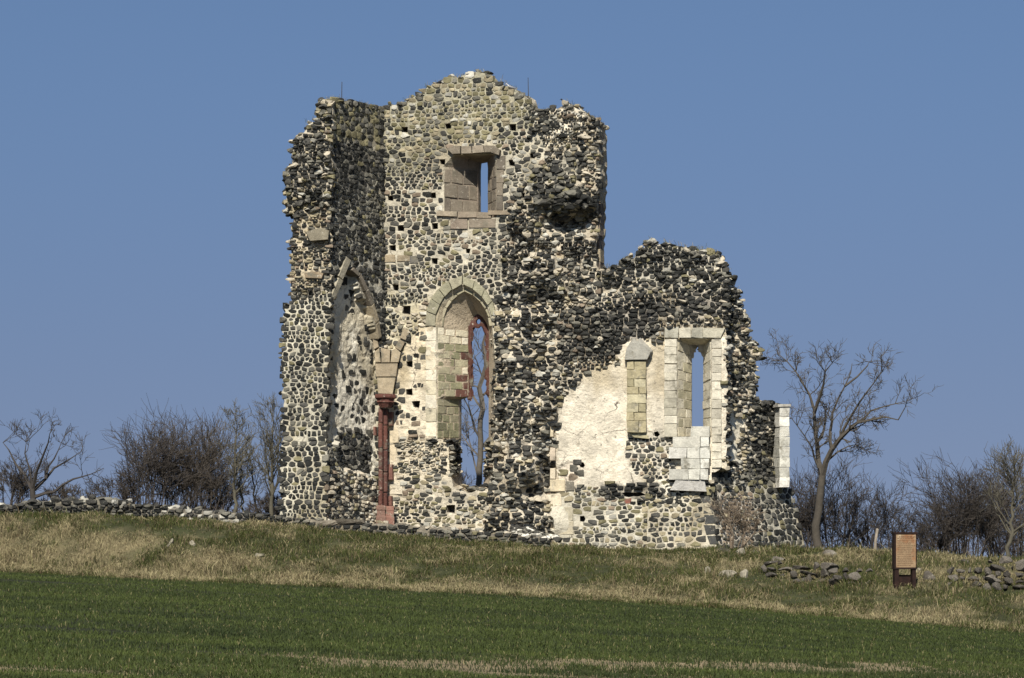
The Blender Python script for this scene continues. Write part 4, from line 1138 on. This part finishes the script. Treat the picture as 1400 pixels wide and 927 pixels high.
# tree seen through the tall window
limb_tree('bare_tree', [
    ([(653, 700), (655, 640), (657, 600), (660, 560)], .13, .10, 0),
    ([(660, 560), (655, 530), (664, 500), (660, 470), (668, 440)], .12, .03, .5),
    ([(657, 600), (645, 570), (636, 548), (628, 530)], .06, .015, -1),
    ([(656, 625), (642, 610), (630, 592), (622, 575)], .05, .01, 1),
    ([(655, 660), (648, 630), (641, 600), (640, 575)], .05, .01, 1),
    ([(660, 560), (646, 540), (640, 510), (648, 480)], .07, .012, 1),
    ([(661, 540), (676, 520), (690, 490)], .06, .012, 1),
    ([(656, 615), (675, 590), (690, 560)], .05, .01, 1)], 126, 11, 'bare tree seen through the tall pointed window of the ruin', 'tree', (0.11, 0.095, 0.075), tw=.9)
# left tree
limb_tree('bare_tree', [
    ([(48, 705), (45, 680), (44, 668)], .12, .1, 0),
    ([(44, 670), (35, 650), (22, 635), (12, 615), (4, 605)], .08, .012, 1),
    ([(44, 670), (50, 645), (58, 625), (66, 605), (68, 593)], .08, .012, -1),
    ([(44, 672), (62, 655), (74, 640), (92, 630), (110, 618)], .07, .012, 1),
    ([(46, 680), (75, 672), (100, 655), (125, 648), (142, 640)], .07, .01, -1),
    ([(44, 665), (40, 640), (34, 620), (36, 604)], .06, .01, 0),
    ([(62, 655), (66, 638), (80, 615), (84, 605)], .05, .01, 1)], 118, 21, 'low spreading bare tree behind the left end of the low wall', 'tree', BK2, tw=.75, dens=1.1)

def stem_tree(px, base_py, top_py, d, seed, label, r=.09, spread=.8, col=(0.10, 0.09, 0.065), name='bare_tree', nchild=26, L=1.3, group=None, lean=0):
    rs = np.random.default_rng(seed); out = [[], [], []]
    n = 14
    pts = np.array([pxp(px+lean*k/n, base_py+(top_py-base_py)*k/n, d)+rs.normal(size=3)*.05 for k in range(n+1)])
    rad = np.linspace(r, .015, n+1); out[0].append((pts, rad, col))
    for k in range(nchild):
        t = rs.uniform(.18, .99)*n; i = min(int(t), n-1); p = pts[i]*(1-t+i)+pts[i+1]*(t-i)
        a = rs.uniform(0, 2*math.pi)
        nd = np.array([math.cos(a)*spread, math.sin(a)*spread, 1.0]); nd /= np.linalg.norm(nd)
        grow(out if False else out, p, nd, L*(1.15-t/n)*rs.uniform(.7, 1.2)+.3, rad[i]*.45, 1, 3, rs, .14, .6, 4, col, .16)
    return finish_tree(name, pxp(px, base_py, d), out, label, 'tree', group)

stem_tree(322, 712, 572, 120, 31, 'slender bare sapling with pale trunk, left of the one nearest the ruin', r=.075, L=1.1)
stem_tree(333, 712, 620, 121, 32, 'short thin bare sapling between two taller slender ones', r=.05, nchild=14, L=.8, lean=-8)
stem_tree(353, 712, 610, 122, 34, 'thin bare sapling leaning left, close by the tallest slender tree', r=.045, nchild=12, L=.8, lean=-14)
stem_tree(371, 712, 556, 119, 33, 'tallest slender bare tree, just left of the ruin', r=.085, nchild=32, L=1.35)
stem_tree(1377, 770, 618, 118, 35, 'slim bare tree at the right edge rising above the thicket', r=.09, nchild=30, L=1.5, lean=14)

def shrub(px, base_py, wpx, hpx, d, seed, label, col, nst=16, group=None, lvl=3, name='bare_shrub'):
    rs = np.random.default_rng(seed); out = [[], [], []]
    s = d/F
    for k in range(nst):
        a = rs.uniform(-1, 1); q = pxp(px+a*wpx*.28, base_py, d+rs.uniform(-1, 1)*wpx*s*.3)
        hh = hpx*s*rs.uniform(.55, .8)*(1-.35*a*a)
        nd = np.array([a*wpx*.30*s/max(hh, .1), rs.uniform(-.25, .25), 1.]); nd /= np.linalg.norm(nd)
        grow(out, q, nd, hh, rs.uniform(.016, .04), 0, lvl, rs, .07, .55, 5, col, .13)
    out[1] = out[0]+out[1]; out[0] = []
    return finish_tree(name, pxp(px, base_py, d), out, label, 'shrub', group, trunk=False)

GS = 'bare shrubs of the thicket beyond the bank'
TH = (0.058, 0.049, 0.042); TH2 = (0.072, 0.06, 0.048)
shrub(215, 712, 85, 118, 123, 41, 'left half of the tall dense bare thicket between low wall and sky', TH, 22, GS)
shrub(265, 712, 90, 122, 124, 42, 'right half of the tall dense bare thicket, dense twigs', TH2, 24, GS)
shrub(297, 712, 45, 70, 125, 43, 'low brown bush at the foot of the slender saplings', TH, 12, GS)
shrub(165, 705, 70, 52, 122, 44, 'low twiggy bush between spreading tree and tall thicket', TH, 14, GS)
shrub(95, 700, 90, 34, 121, 45, 'low scrub at the foot of the spreading tree', TH2, 16, GS)
shrub(12, 700, 60, 62, 120, 46, 'dark brown bush at the left edge of the picture', TH, 16, GS)
shrub(372, 715, 40, 40, 121, 47, 'small tangled bush at the foot of the ruin\'s left edge', TH, 10, GS)
shrub(1140, 765, 75, 120, 126, 48, 'bare twiggy bush behind the trunk of the large forked tree', TH, 15, GS)
shrub(1100, 765, 40, 80, 125, 49, 'bare bush between the battered base and the large trunk', TH, 9, GS)
shrub(1205, 768, 75, 85, 128, 50, 'thin bare bush behind the wooden post', TH, 16, GS)
shrub(1272, 772, 60, 72, 128, 51, 'thin bare bush just right of the information board', TH, 13, GS)
shrub(1322, 775, 85, 128, 126, 52, 'broad dense bare bush left of the slim tree at the right edge', TH, 24, GS)
shrub(1385, 778, 90, 125, 127, 53, 'dark tangled bush filling the right edge behind the slim tree', TH2, 24, GS)
shrub(640, 705, 60, 50, 128, 54, 'low bush seen at the bottom of the broken window opening', TH, 9, GS)
shrub(1003, 750, 40, 66, 107.0, 60, 'small dry brown shrub growing against the battered base', (0.15, 0.115, 0.08), 5)
# low continuous scrub
rs = np.random.default_rng(99); out = [[], [], []]
for k in range(330):
    px = rs.choice([rs.uniform(-120, 400), rs.uniform(1085, 1520)])
    q = pxp(px, 722 if px < 500 else 772, 131+rs.uniform(-2, 2))
    grow(out, q, np.array([rs.normal()*.2, rs.normal()*.2, 1.]), rs.uniform(.5, 1.15), .02, 1, 3, rs, .05, .7, 4, (0.07, 0.055, 0.047), .2)
o = link('scrub', tube_mesh('scrub', out[1]+out[2], 3), None, M_BARK)
tag(o, 'low tangled brown scrub along the far side of the bank', 'scrub', kind='stuff')

# lightning rods and cable on top
def simple_thing(name, me, label, cat, mat, group=None):
    o = link(name, me, None, mat); return tag(o, label, cat, group)
M_IRON = material('dark_iron', base=(0.05, 0.045, 0.04), var=.3, vscale=8, rough=.6, bump=.2)
simple_thing('lightning_rod', tube_mesh('lightning_rod', [([pxp(467, 147, 109.6), pxp(467.5, 112, 109.6)], [.016, .012])], 6), 'thin upright rod on the top of the left wall', 'rod', M_IRON)
simple_thing('lightning_rod', tube_mesh('lightning_rod', [([pxp(722.5, 138, 110.2), pxp(722, 106, 110.2)], [.016, .010])], 6), 'thin upright rod beside the step right of the gable peak', 'rod', M_IRON)
cab = [pxp(478, 141, 109.8), pxp(484, 138.5, 109.9), pxp(492, 139.5, 110), pxp(500, 142.5, 110.3), pxp(508, 145, 110.5), pxp(518, 146, 110.8)]
simple_thing('cable', tube_mesh('cable', [(cab, [.014]*6)], 5), 'loose dark cable arching along the top of the left wall', 'cable', M_IRON)

# birds: one skinned body each
def bird(px, py, d, face, col, label):
    s = 1.0; n = 10
    # body profile along x: (pos, z, rx(depth), rz)
    prof = [(-.20, .02, .004, .004), (-.13, .035, .03, .012), (-.07, .06, .05, .04), (0, .085, .065, .058), (.06, .11, .058, .055), (.10, .15, .036, .036), (.125, .185, .034, .034), (.15, .195, .024, .022), (.165, .19, .008, .008), (.195, .182, .003, .003)]
    vs = []; qs = []
    for (x, z, ry, rz) in prof:
        for i in range(n):
            a = 2*math.pi*i/n; vs.append((x*face*s, ry*math.cos(a)*s, (z+rz*math.sin(a))*s))
    for k in range(len(prof)-1):
        for i in range(n):
            j = (i+1) % n; qs.append((k*n+i, k*n+j, (k+1)*n+j, (k+1)*n+i))
    root = empty('bird', pxp(px, py, d), label, 'bird', 'birds perched on the top of the ruin')
    W = np.array(vs)+pxp(px, py, d)
    link('body', make_mesh('body', W, cols=np.tile(np.array(col), (len(W), 1)), quads=qs, smooth=True), root, M_STONE)
    for sy in (-.02, .02):
        b = pxp(px, py, d)+np.array([0.01*face, sy, -.04])
        link('leg', tube_mesh('leg', [([b, b+np.array([0, 0, .09])], [.006, .008], (0.2, 0.08, 0.06))], 4), root, M_BARK)
    for sy in (-1, 1):     # folded wing
        c = pxp(px, py, d); w_ = [(.07*face, sy*.058, .12), (.02*face, sy*.068, .14), (-.08*face, sy*.052, .09), (-.19*face, sy*.015, .035), (-.10*face, sy*.055, .055), (.03*face, sy*.066, .075)]
        v = [c+np.array(q) for q in w_] + [c+np.array(q)+np.array([0, sy*.01, 0]) for q in w_]
        fs = [tuple(range(6)), tuple(range(11, 5, -1))]+[(i, (i+1) % 6, 6+(i+1) % 6, 6+i) for i in range(6)]
        link('wing', make_mesh('wing', v, faces=fs, cols=[tuple(np.array(col)*.7)]*12), root, M_STONE)
bird(602, 115.5, 110.7, 1, (0.05, 0.05, 0.055), 'dark bird perched on the left slope of the gable')
bird(698, 122.5, 110.3, -1, (0.42, 0.42, 0.44), 'pale grey bird perched on the right slope of the gable')
bird(773, 143.5, 110.0, -1, (0.03, 0.03, 0.032), 'black bird perched on the rubble right of the step')

# ------------------------------------------------------------------ low walls and stones on the bank
lw = empty('low_rubble_wall', pxp(180, 712, 106.4), 'long low rubble wall running along the top of the bank left of the ruin', 'wall')
PL = Panel(180, 106.6, 2)
PL.add_zone(None, su=0.30, sv=0.14, joint=0.03, amp=0.06, hgt=(0.04, 0.13), pal=[(BAS, 5), (BAS2, 3), (GRY, 1)], mort=(0.17, 0.155, 0.12))
PL.add_zone([(190, 690), (330, 700), (330, 735), (190, 735)], su=0.27, sv=0.14, joint=0.05, amp=0.06, hgt=(0.04, 0.12), pal=[(BAS, 4), (BAS2, 3), (GRY, 1), (LGT, .5)], mort=(0.24, 0.215, 0.17))
build_body(PL, 'wall_core', [(-160, 698), (-60, 695), (0, 693), (40, 689), (90, 685), (130, 684), (165, 686), (176, 691), (215, 693), (250, 697), (300, 702), (340, 704), (385, 709), (392, 712), (392, 745), (-160, 735)], .7, lw, jit=0.03)
lpool = []; wall_stones(PL, lpool, 9)
lpool.sort(key=lambda a: -a[0])
for a, W, c, P in lpool[:150]:
    cen = W.mean(0); me = make_mesh('stone', W-cen, cols=np.clip(c, .01, .7), tris=SF3, quads=SF4); me.materials.append(M_STONE)
    o = bpy.data.objects.new('stone', me); COL.objects.link(o); o.parent = lw; o.location = Vector(cen)-lw.location
rest = lpool[150:]
V_ = np.concatenate([r[1] for r in rest]); C_ = np.concatenate([r[2] for r in rest]); offs = (np.arange(len(rest))*SV)[:, None, None]
o = link('rubble_masonry', make_mesh('rubble_masonry', V_, cols=np.clip(C_, .01, .7), tris=(SF3[None]+offs).reshape(-1, 3), quads=(SF4[None]+offs).reshape(-1, 4)), lw, M_STONE); o['kind'] = 'stuff'
cap = []
edge_rocks(PL, cap, .7, [(LGT, 2), ((0.42, 0.4, 0.34), .6), (GRY, 3), (BAS2, 2)], lambda x, y: y < 700 and x < 172, step=0.24, size=(0.12, 0.22), rows=3)
edge_rocks(PL, cap, .7, [(BAS, 3), (BAS2, 3), (GRY, 2), (LGT, .4)], lambda x, y: y < 715 and x >= 172, step=0.2, size=(0.09, 0.17), rows=3)
join_rocks('cap_stones', cap, lw)

# boulder meshes shared between the loose field stones
BM = []
for k in range(14):
    me = make_mesh('boulder', rock((0, 0, 0), (1, .85, .72)), tris=ICF); me.materials.append(M_BOULDER); BM.append(me)
def boulder_obj(name, loc, size, rot, parent=None):
    o = bpy.data.objects.new(name, random.choice(BM)); COL.objects.link(o)
    o.rotation_euler = (random.uniform(-.3, .3), random.uniform(-.3, .3), rot); o.scale = size
    if parent is not None: o.parent = parent; o.location = Vector(loc)-parent.location
    else: o.location = loc
    return o

def dry_wall(label, segs, seed):
    """segs: (px0, ytop, ybase, px1)"""
    random.seed(seed)
    b = ground_at((segs[0][0]+segs[-1][3])/2, segs[0][2]+4)
    root = empty('tumbled_stone_wall', b, label, 'wall')
    for (x0, yt, yb, x1) in segs:
        g0 = ground_at((x0+x1)/2, yb)
        d = g0.y
        y = yb
        row = 0
        while y > yt:
            x = x0+random.uniform(-3, 3)
            while x < x1:
                wpx = random.choice((7, 9, 12, 15, 20, 26)); hpx = random.uniform(6, 14); x += random.uniform(0, 3)
                m = d/F
                p = pxp(x+wpx/2, y-hpx*.3, d+row*.22+random.uniform(-.1, .1))
                boulder_obj('stone', p, (wpx*m*.52, .26, hpx*m*.72), random.uniform(-.5, .5), root)
                x += wpx*random.uniform(.8, 1.05)
                if random.random() < .12: x += random.uniform(6, 16)
            y -= 9; row += 1
    return root
dry_wall('tumbled dry stone wall sunk in the bank left of the information board', [(1036, 770, 790, 1080), (1080, 772, 796, 1130), (1130, 776, 800, 1190)], 5)
dry_wall('tumbled dry stone wall sunk in the bank right of the information board', [(1292, 776, 802, 1345), (1345, 768, 806, 1400), (1400, 770, 812, 1450)], 6)

random.seed(12)
SMALL = [
 (1013, 752, 18, 14, 'pale squared block leaning at the foot of the battered base', 'light'),
 (990, 748, 20, 10, 'flat grey stone left of the pale squared block', None),
 (1033, 752, 16, 9, 'dark rounded stone right of the pale squared block', None),
 (1131, 755, 22, 14, 'mossy brown boulder beside the large tree trunk', None),
 (967, 779, 13, 11, 'small whitish stone in the grass below the battered base', 'light'),
 (1018, 783, 12, 18, 'upright buff stone at the left end of the tumbled wall', 'light'),
 (994, 782, 26, 16, 'buff slab half buried left of the upright stone', 'light'),
 (1066, 763, 20, 12, 'dark brown stone above the tumbled wall', None),
 (234, 741, 15, 11, 'pale boulder in the grass left of the other pale boulder', 'light'),
 (263, 743, 13, 10, 'small pale boulder in the bank grass under the low wall', 'light'),
 (356, 758, 20, 10, 'pale flat boulder low on the bank before the ruin', 'light'),
 (812, 747, 34, 8, 'flat dark slab at the grass edge under the right wall', None),
 (940, 742, 26, 9, 'dark rounded stone at the foot of the right wall corner', None),
 (1268, 787, 22, 16, 'dark stone close right of the information board', None),
 (1255, 780, 12, 8, 'pale stone touching the right leg of the information board', 'light'),
 (1316, 768, 16, 12, 'brown stone above the right tumbled wall', None),
]
M_PALE = material('pale_stone', base=(0.27, 0.24, 0.18), var=.4, vscale=4, bump=.6, bscale=9, bdist=.04)
for (px, py, wx, hy, label, kind) in SMALL:
    g0 = ground_at(px, py+hy*.35)
    m = g0.y/F
    me = make_mesh('boulder', rock((0, 0, 0), (wx*m*.6, wx*m*.45, hy*m*.62)), tris=ICF)
    me.materials.append(M_PALE if kind else M_BOULDER)
    o = bpy.data.objects.new('boulder', me); COL.objects.link(o); o.location = (g0.x, g0.y, g0.z+hy*m*.08)
    tag(o, label, 'stone')

# ------------------------------------------------------------------ information board and post
sb = ground_at(1237, 806); d = sb.y
board = empty('information_board', sb, 'rusty brown information board on two dark legs at the foot of the bank', 'sign')
M_RUST = material('rusty_steel', base=(0.02, 0.009, 0.006), var=.5, vscale=6, rough=.8, bump=.3)
M_PANEL = material('weathered_board', base=(0.27, 0.185, 0.105), var=.22, vscale=3, rough=.7, bump=.1, spots=[(2.2, .52, .70, (0.24, 0.10, 0.04)), (3.5, .62, .72, (0.46, .37, .25))])
M_INK = material('faded_print', base=(0.10, 0.055, 0.03), var=.3, vscale=5, bump=0)
def wbox(name, c, s, parent, mat, rz=0.0, bev=0.008):
    v = []
    x, y_, z = s[0]/2, s[1]/2, s[2]/2
    co, si = math.cos(rz), math.sin(rz)
    pts = []
    for (sx, sy, sz) in [(-1, -1, -1), (1, -1, -1), (1, 1, -1), (-1, 1, -1), (-1, -1, 1), (1, -1, 1), (1, 1, 1), (-1, 1, 1)]:
        a, b, cc = sx*x, sy*y_, sz*z; pts.append((c[0]+a*co-b*si, c[1]+a*si+b*co, c[2]+cc))
    me = make_mesh(name, pts, faces=[(0, 3, 2, 1), (4, 5, 6, 7), (0, 1, 5, 4), (1, 2, 6, 5), (2, 3, 7, 6), (3, 0, 4, 7)])
    return link(name, me, parent, mat)
m = d/F
def bz(py): return ZC+(HOR-py)*m
def bx(px): return (px-700)*m
RZ = math.radians(10)
ct = (bx(1238), d, 0)
def loc(a, b): return (ct[0]+a*math.cos(RZ)-b*math.sin(RZ), ct[1]+a*math.sin(RZ)+b*math.cos(RZ))
def bb(name, a, b, z0, z1, wa, wb, mat, parent=board):
    q = loc(a, b); return wbox(name, (q[0], q[1], (z0+z1)/2), (wa, wb, z1-z0), parent, mat, RZ)
W_ = 31*m
bb('frame', -W_/2+.015, .10, bz(777), bz(728), .05, .26, M_RUST)
bb('frame', W_/2-.01, .10, bz(777), bz(728), .03, .24, M_RUST)
bb('frame', 0, .10, bz(729.5)-.01, bz(728)+.012, W_+.03, .28, M_RUST)
bb('frame', 0, .10, bz(778), bz(776)+.005, W_+.03, .28, M_RUST)
bb('panel', 0.012, .0, bz(776.2), bz(729.8), W_-.06, .03, M_PANEL)
bb('back_panel', 0.0, .2, bz(776.2), bz(729.8), W_-.06, .02, M_RUST)
for s_, pxw in ((-1, 6), (1, 5)):
    bb('leg', s_*(W_/2-.07), .10, bz(812), bz(778)-.002, pxw*m, .22, M_RUST)
bb('cross_plate', 0.02, .21, bz(810), bz(786), W_-.3, .02, M_RUST)
random.seed(4)
V_ = []; Q_ = []
zt, zb = bz(732.5), bz(774)
for r in range(17):
    z0 = zt-(zt-zb)*(r+.5)/17; hgt = (zt-zb)/17*(.5 if r else .85)
    a = -W_/2+.085+(0.06 if r == 0 else 0)
    end = W_/2-.07-random.uniform(0, .12)
    while a < end:
        wd = random.uniform(.03, .10)
        nl = max(1, int(wd/.016))
        for k in range(nl):
            a0 = a+k*.016; a1 = a0+.011
            hs_ = hgt*random.uniform(.55, 1.0)
            p0 = loc(a0, -.019); p1 = loc(a1, -.019)
            b = len(V_); V_ += [(p0[0], p0[1], z0-hgt/2), (p1[0], p1[1], z0-hgt/2), (p1[0], p1[1], z0-hgt/2+hs_), (p0[0], p0[1], z0-hgt/2+hs_)]; Q_.append((b, b+1, b+2, b+3))
        a += nl*.016+.014
o = link('printed_lines', make_mesh('printed_lines', V_, quads=Q_), board, M_INK); o['kind'] = 'stuff'

pb = ground_at(1197, 756)
M_WOOD = material('grey_wood', base=(0.26, 0.22, 0.17), var=.3, vscale=5, bump=.5, bscale=20)
M_DWOOD = material('dark_wood', base=(0.03, 0.025, 0.022), var=.3, vscale=5, bump=.5)
dd = 109.0
o = simple_thing('wooden_post', tube_mesh('wooden_post', [([pxp(1196, 766, dd), pxp(1197, 740, dd), pxp(1199.5, 723, dd), pxp(1199.6, 722.4, dd)], [.055, .052, .048, .01], (1, 1, 1))], 8), 'weathered pale wooden post on the crest left of the information board', 'post', M_WOOD)
o = simple_thing('wooden_post', tube_mesh('wooden_post', [([pxp(1191.6, 766, dd+.1), pxp(1192.2, 745, dd+.1), pxp(1193.2, 731, dd+.1), pxp(1193.2, 730.5, dd+.1)], [.05, .05, .045, .01], (1, 1, 1))], 8), 'short dark post touching the left side of the pale post', 'post', M_DWOOD)

# ------------------------------------------------------------------ grass
def blades(name, x, y, z, hgt, wid, yaw, lean, col, label, cat):
    n = len(x)
    dx, dy = np.cos(yaw), np.sin(yaw)         # blade plane direction
    lx, ly = lean[:, 0], lean[:, 1]
    V = np.zeros((n, 5, 3), np.float32)
    base = np.stack([x, y, z-0.02], 1)
    wv = np.stack([dx*wid/2, dy*wid/2, np.zeros(n)], 1)
    V[:, 0] = base-wv; V[:, 1] = base+wv
    mid = base+np.stack([lx*hgt*.35, ly*hgt*.35, hgt*.6], 1)
    V[:, 2] = mid-wv*.8; V[:, 3] = mid+wv*.8
    lean_l = np.sqrt(lx**2+ly**2)
    V[:, 4] = base+np.stack([lx*hgt*1.1, ly*hgt*1.1, hgt*np.clip(1.05-.45*lean_l, .35, 1.1)], 1)
    b = (np.arange(n)*5)[:, None]
    q = np.array([[0, 1, 3, 2]])+b; t = np.array([[2, 3, 4]])+b
    C = np.repeat(np.clip(col, .005, .8), 5, 0)
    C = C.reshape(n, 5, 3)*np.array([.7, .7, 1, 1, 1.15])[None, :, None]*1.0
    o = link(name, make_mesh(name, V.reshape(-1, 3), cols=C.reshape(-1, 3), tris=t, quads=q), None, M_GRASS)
    return tag(o, label, cat, kind='stuff')

rg = np.random.default_rng(5)
# crop: young wheat in drill rows
N = 430000
px = rg.uniform(-160, 1560, N)
d = 27.5*np.exp(rg.random(N)*math.log(102/27.5))
x = (px-700)/F*d
row = 0.15; dr = d+0.30*x; dr = np.round(dr/row)*row + rg.normal(size=N)*0.03; d = dr-0.30*x
ok = d < edge_d(x)-rg.random(N)*0.35
dS = d-1.15*x
bareS = (dS > 39.4+.9*fbm(x*.8, x*0, 61)) & (dS < 42.8+2.4*fbm(x*.6, x*0+3, 62)) & (x > -2.6+.6*fbm(d, x*0, 6)) & (x < 6.4) & (fbm(x*1.1, d*.5, 63) > -.22)
ok &= ~(bareS & (rg.random(N) > .2))
hfac = np.ones(N)
den = .6*fbm(x*.30, (d+.3*x)*1.1, 64)+.5*fbm(x*1.5, d*3, 65)-.9*np.clip(fbm(x*.16, (d+.3*x)*1.5, 67)-.16, 0, 1)*3.2
ok &= rg.random(N) < np.clip(.95+den*.8, .12, 1)
x, d, den, hfac = x[ok], d[ok], den[ok], hfac[ok]; N = len(x)
hv = (0.065+.045*rg.random(N))*np.clip(1+.5*den, .35, 1.6)*hfac
tall = rg.random(N) < .004; hv[tall] *= 1.7
gmix = np.clip(.5+.9*fbm(x*.22, (d+.3*x)*.8, 66)+.3*fbm(x*1.2, d*1.6, 68)+rg.normal(size=N)*.25, 0, 1)[:, None]
colr = np.array([[0.020, 0.030, 0.007]])*(1-gmix)+np.array([[0.056, 0.074, 0.015]])*gmix*rg.uniform(.6, 1.3, (N, 1))
dry = rg.random(N) < .02; colr[dry] = (0.2, 0.17, 0.08)
lean = rg.normal(size=(N, 2))*.35
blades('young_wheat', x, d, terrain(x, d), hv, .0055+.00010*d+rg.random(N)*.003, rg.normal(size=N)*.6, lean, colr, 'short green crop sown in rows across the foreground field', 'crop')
# bank
N = 360000
px = rg.uniform(-160, 1560, N)
x0 = (px-700)/F*100
e = edge_d(x0)
d = e-.3+(110.5-e)*rg.random(N)**1.1
x = (px-700)/F*d
sf = straw_factor(x, d)
ok = rg.random(N) < np.clip(.75+.5*fbm(x*1.1, d*1.3, 71), .2, 1)
ok &= ~((d > 107.6) & (x > -8) & (x < 9.2) & (terrain(x, d)-ZC > -5) & (d > 108.2))
x, d, sf = x[ok], d[ok], sf[ok]; N = len(x)
tus = np.clip(.5+fbm(x*1.4, d*1.8, 73), 0, 1)
hv = (.07+.10*rg.random(N))*(.35+1.75*tus)*(1+.25*sf)
hv[rg.random(N) < .012] *= 2.0
isst = rg.random(N) < np.clip(sf*1.25-.1, .04, .93)
colr = np.where(isst[:, None], np.array([[0.31, 0.262, 0.14]])*rg.uniform(.5, 1.25, (N, 1)), np.array([[0.054, 0.062, 0.015]])*rg.uniform(.5, 1.6, (N, 1)))
mo = (rg.random(N) < .12); colr[mo] = np.array([0.17, 0.125, 0.07])
lean = rg.normal(size=(N, 2))*np.where(isst, .8, .45)[:, None] + np.stack([.5*fbm(x*1.2, d*1.2, 75), -.15+.5*fbm(x*1.2, d*1.2, 76)], 1)
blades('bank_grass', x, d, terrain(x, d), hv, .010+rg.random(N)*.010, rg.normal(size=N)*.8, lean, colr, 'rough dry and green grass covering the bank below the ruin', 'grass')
# weeds rooted along the broken wall tops
gx = []
for P_, T_, cond in ((P1, 1.2, lambda x, y: y < 300), (P2, .4, lambda x, y: y < 165), (P3, 1.2, lambda x, y: y < 165), (P4, 1.1, lambda x, y: y < 374), (P6, .4, lambda x, y: y < 480)):
    for q in P_.outline:
        w0 = P_.world(q[None], 0)[0]
        if not cond(700+w0[0]/w0[1]*F, HOR-(w0[2]-ZC)/w0[1]*F): continue
        if rg.random() < .45: continue
        for _ in range(rg.integers(6, 34)):
            gx.append(P_.world((q+rg.normal(size=2)*.05)[None], -rg.uniform(-.05, T_))[0]+np.array([0, 0, .03]))
gx = np.array(gx); N = len(gx)
colr = np.where(rg.random((N, 1)) < .55, np.array([[0.26, 0.21, 0.10]]), np.array([[0.09, 0.095, 0.03]]))*rg.uniform(.6, 1.3, (N, 1))
blades('wall_top_grass', gx[:, 0], gx[:, 1], gx[:, 2], rg.uniform(.06, .22, N), .008+rg.random(N)*.008, rg.normal(size=N)*.8, rg.normal(size=(N, 2))*.7, colr, 'short dry grass and weeds growing on the broken tops of the ruin', 'weeds')
# a drier clump at the left of the bank crest and one by the base
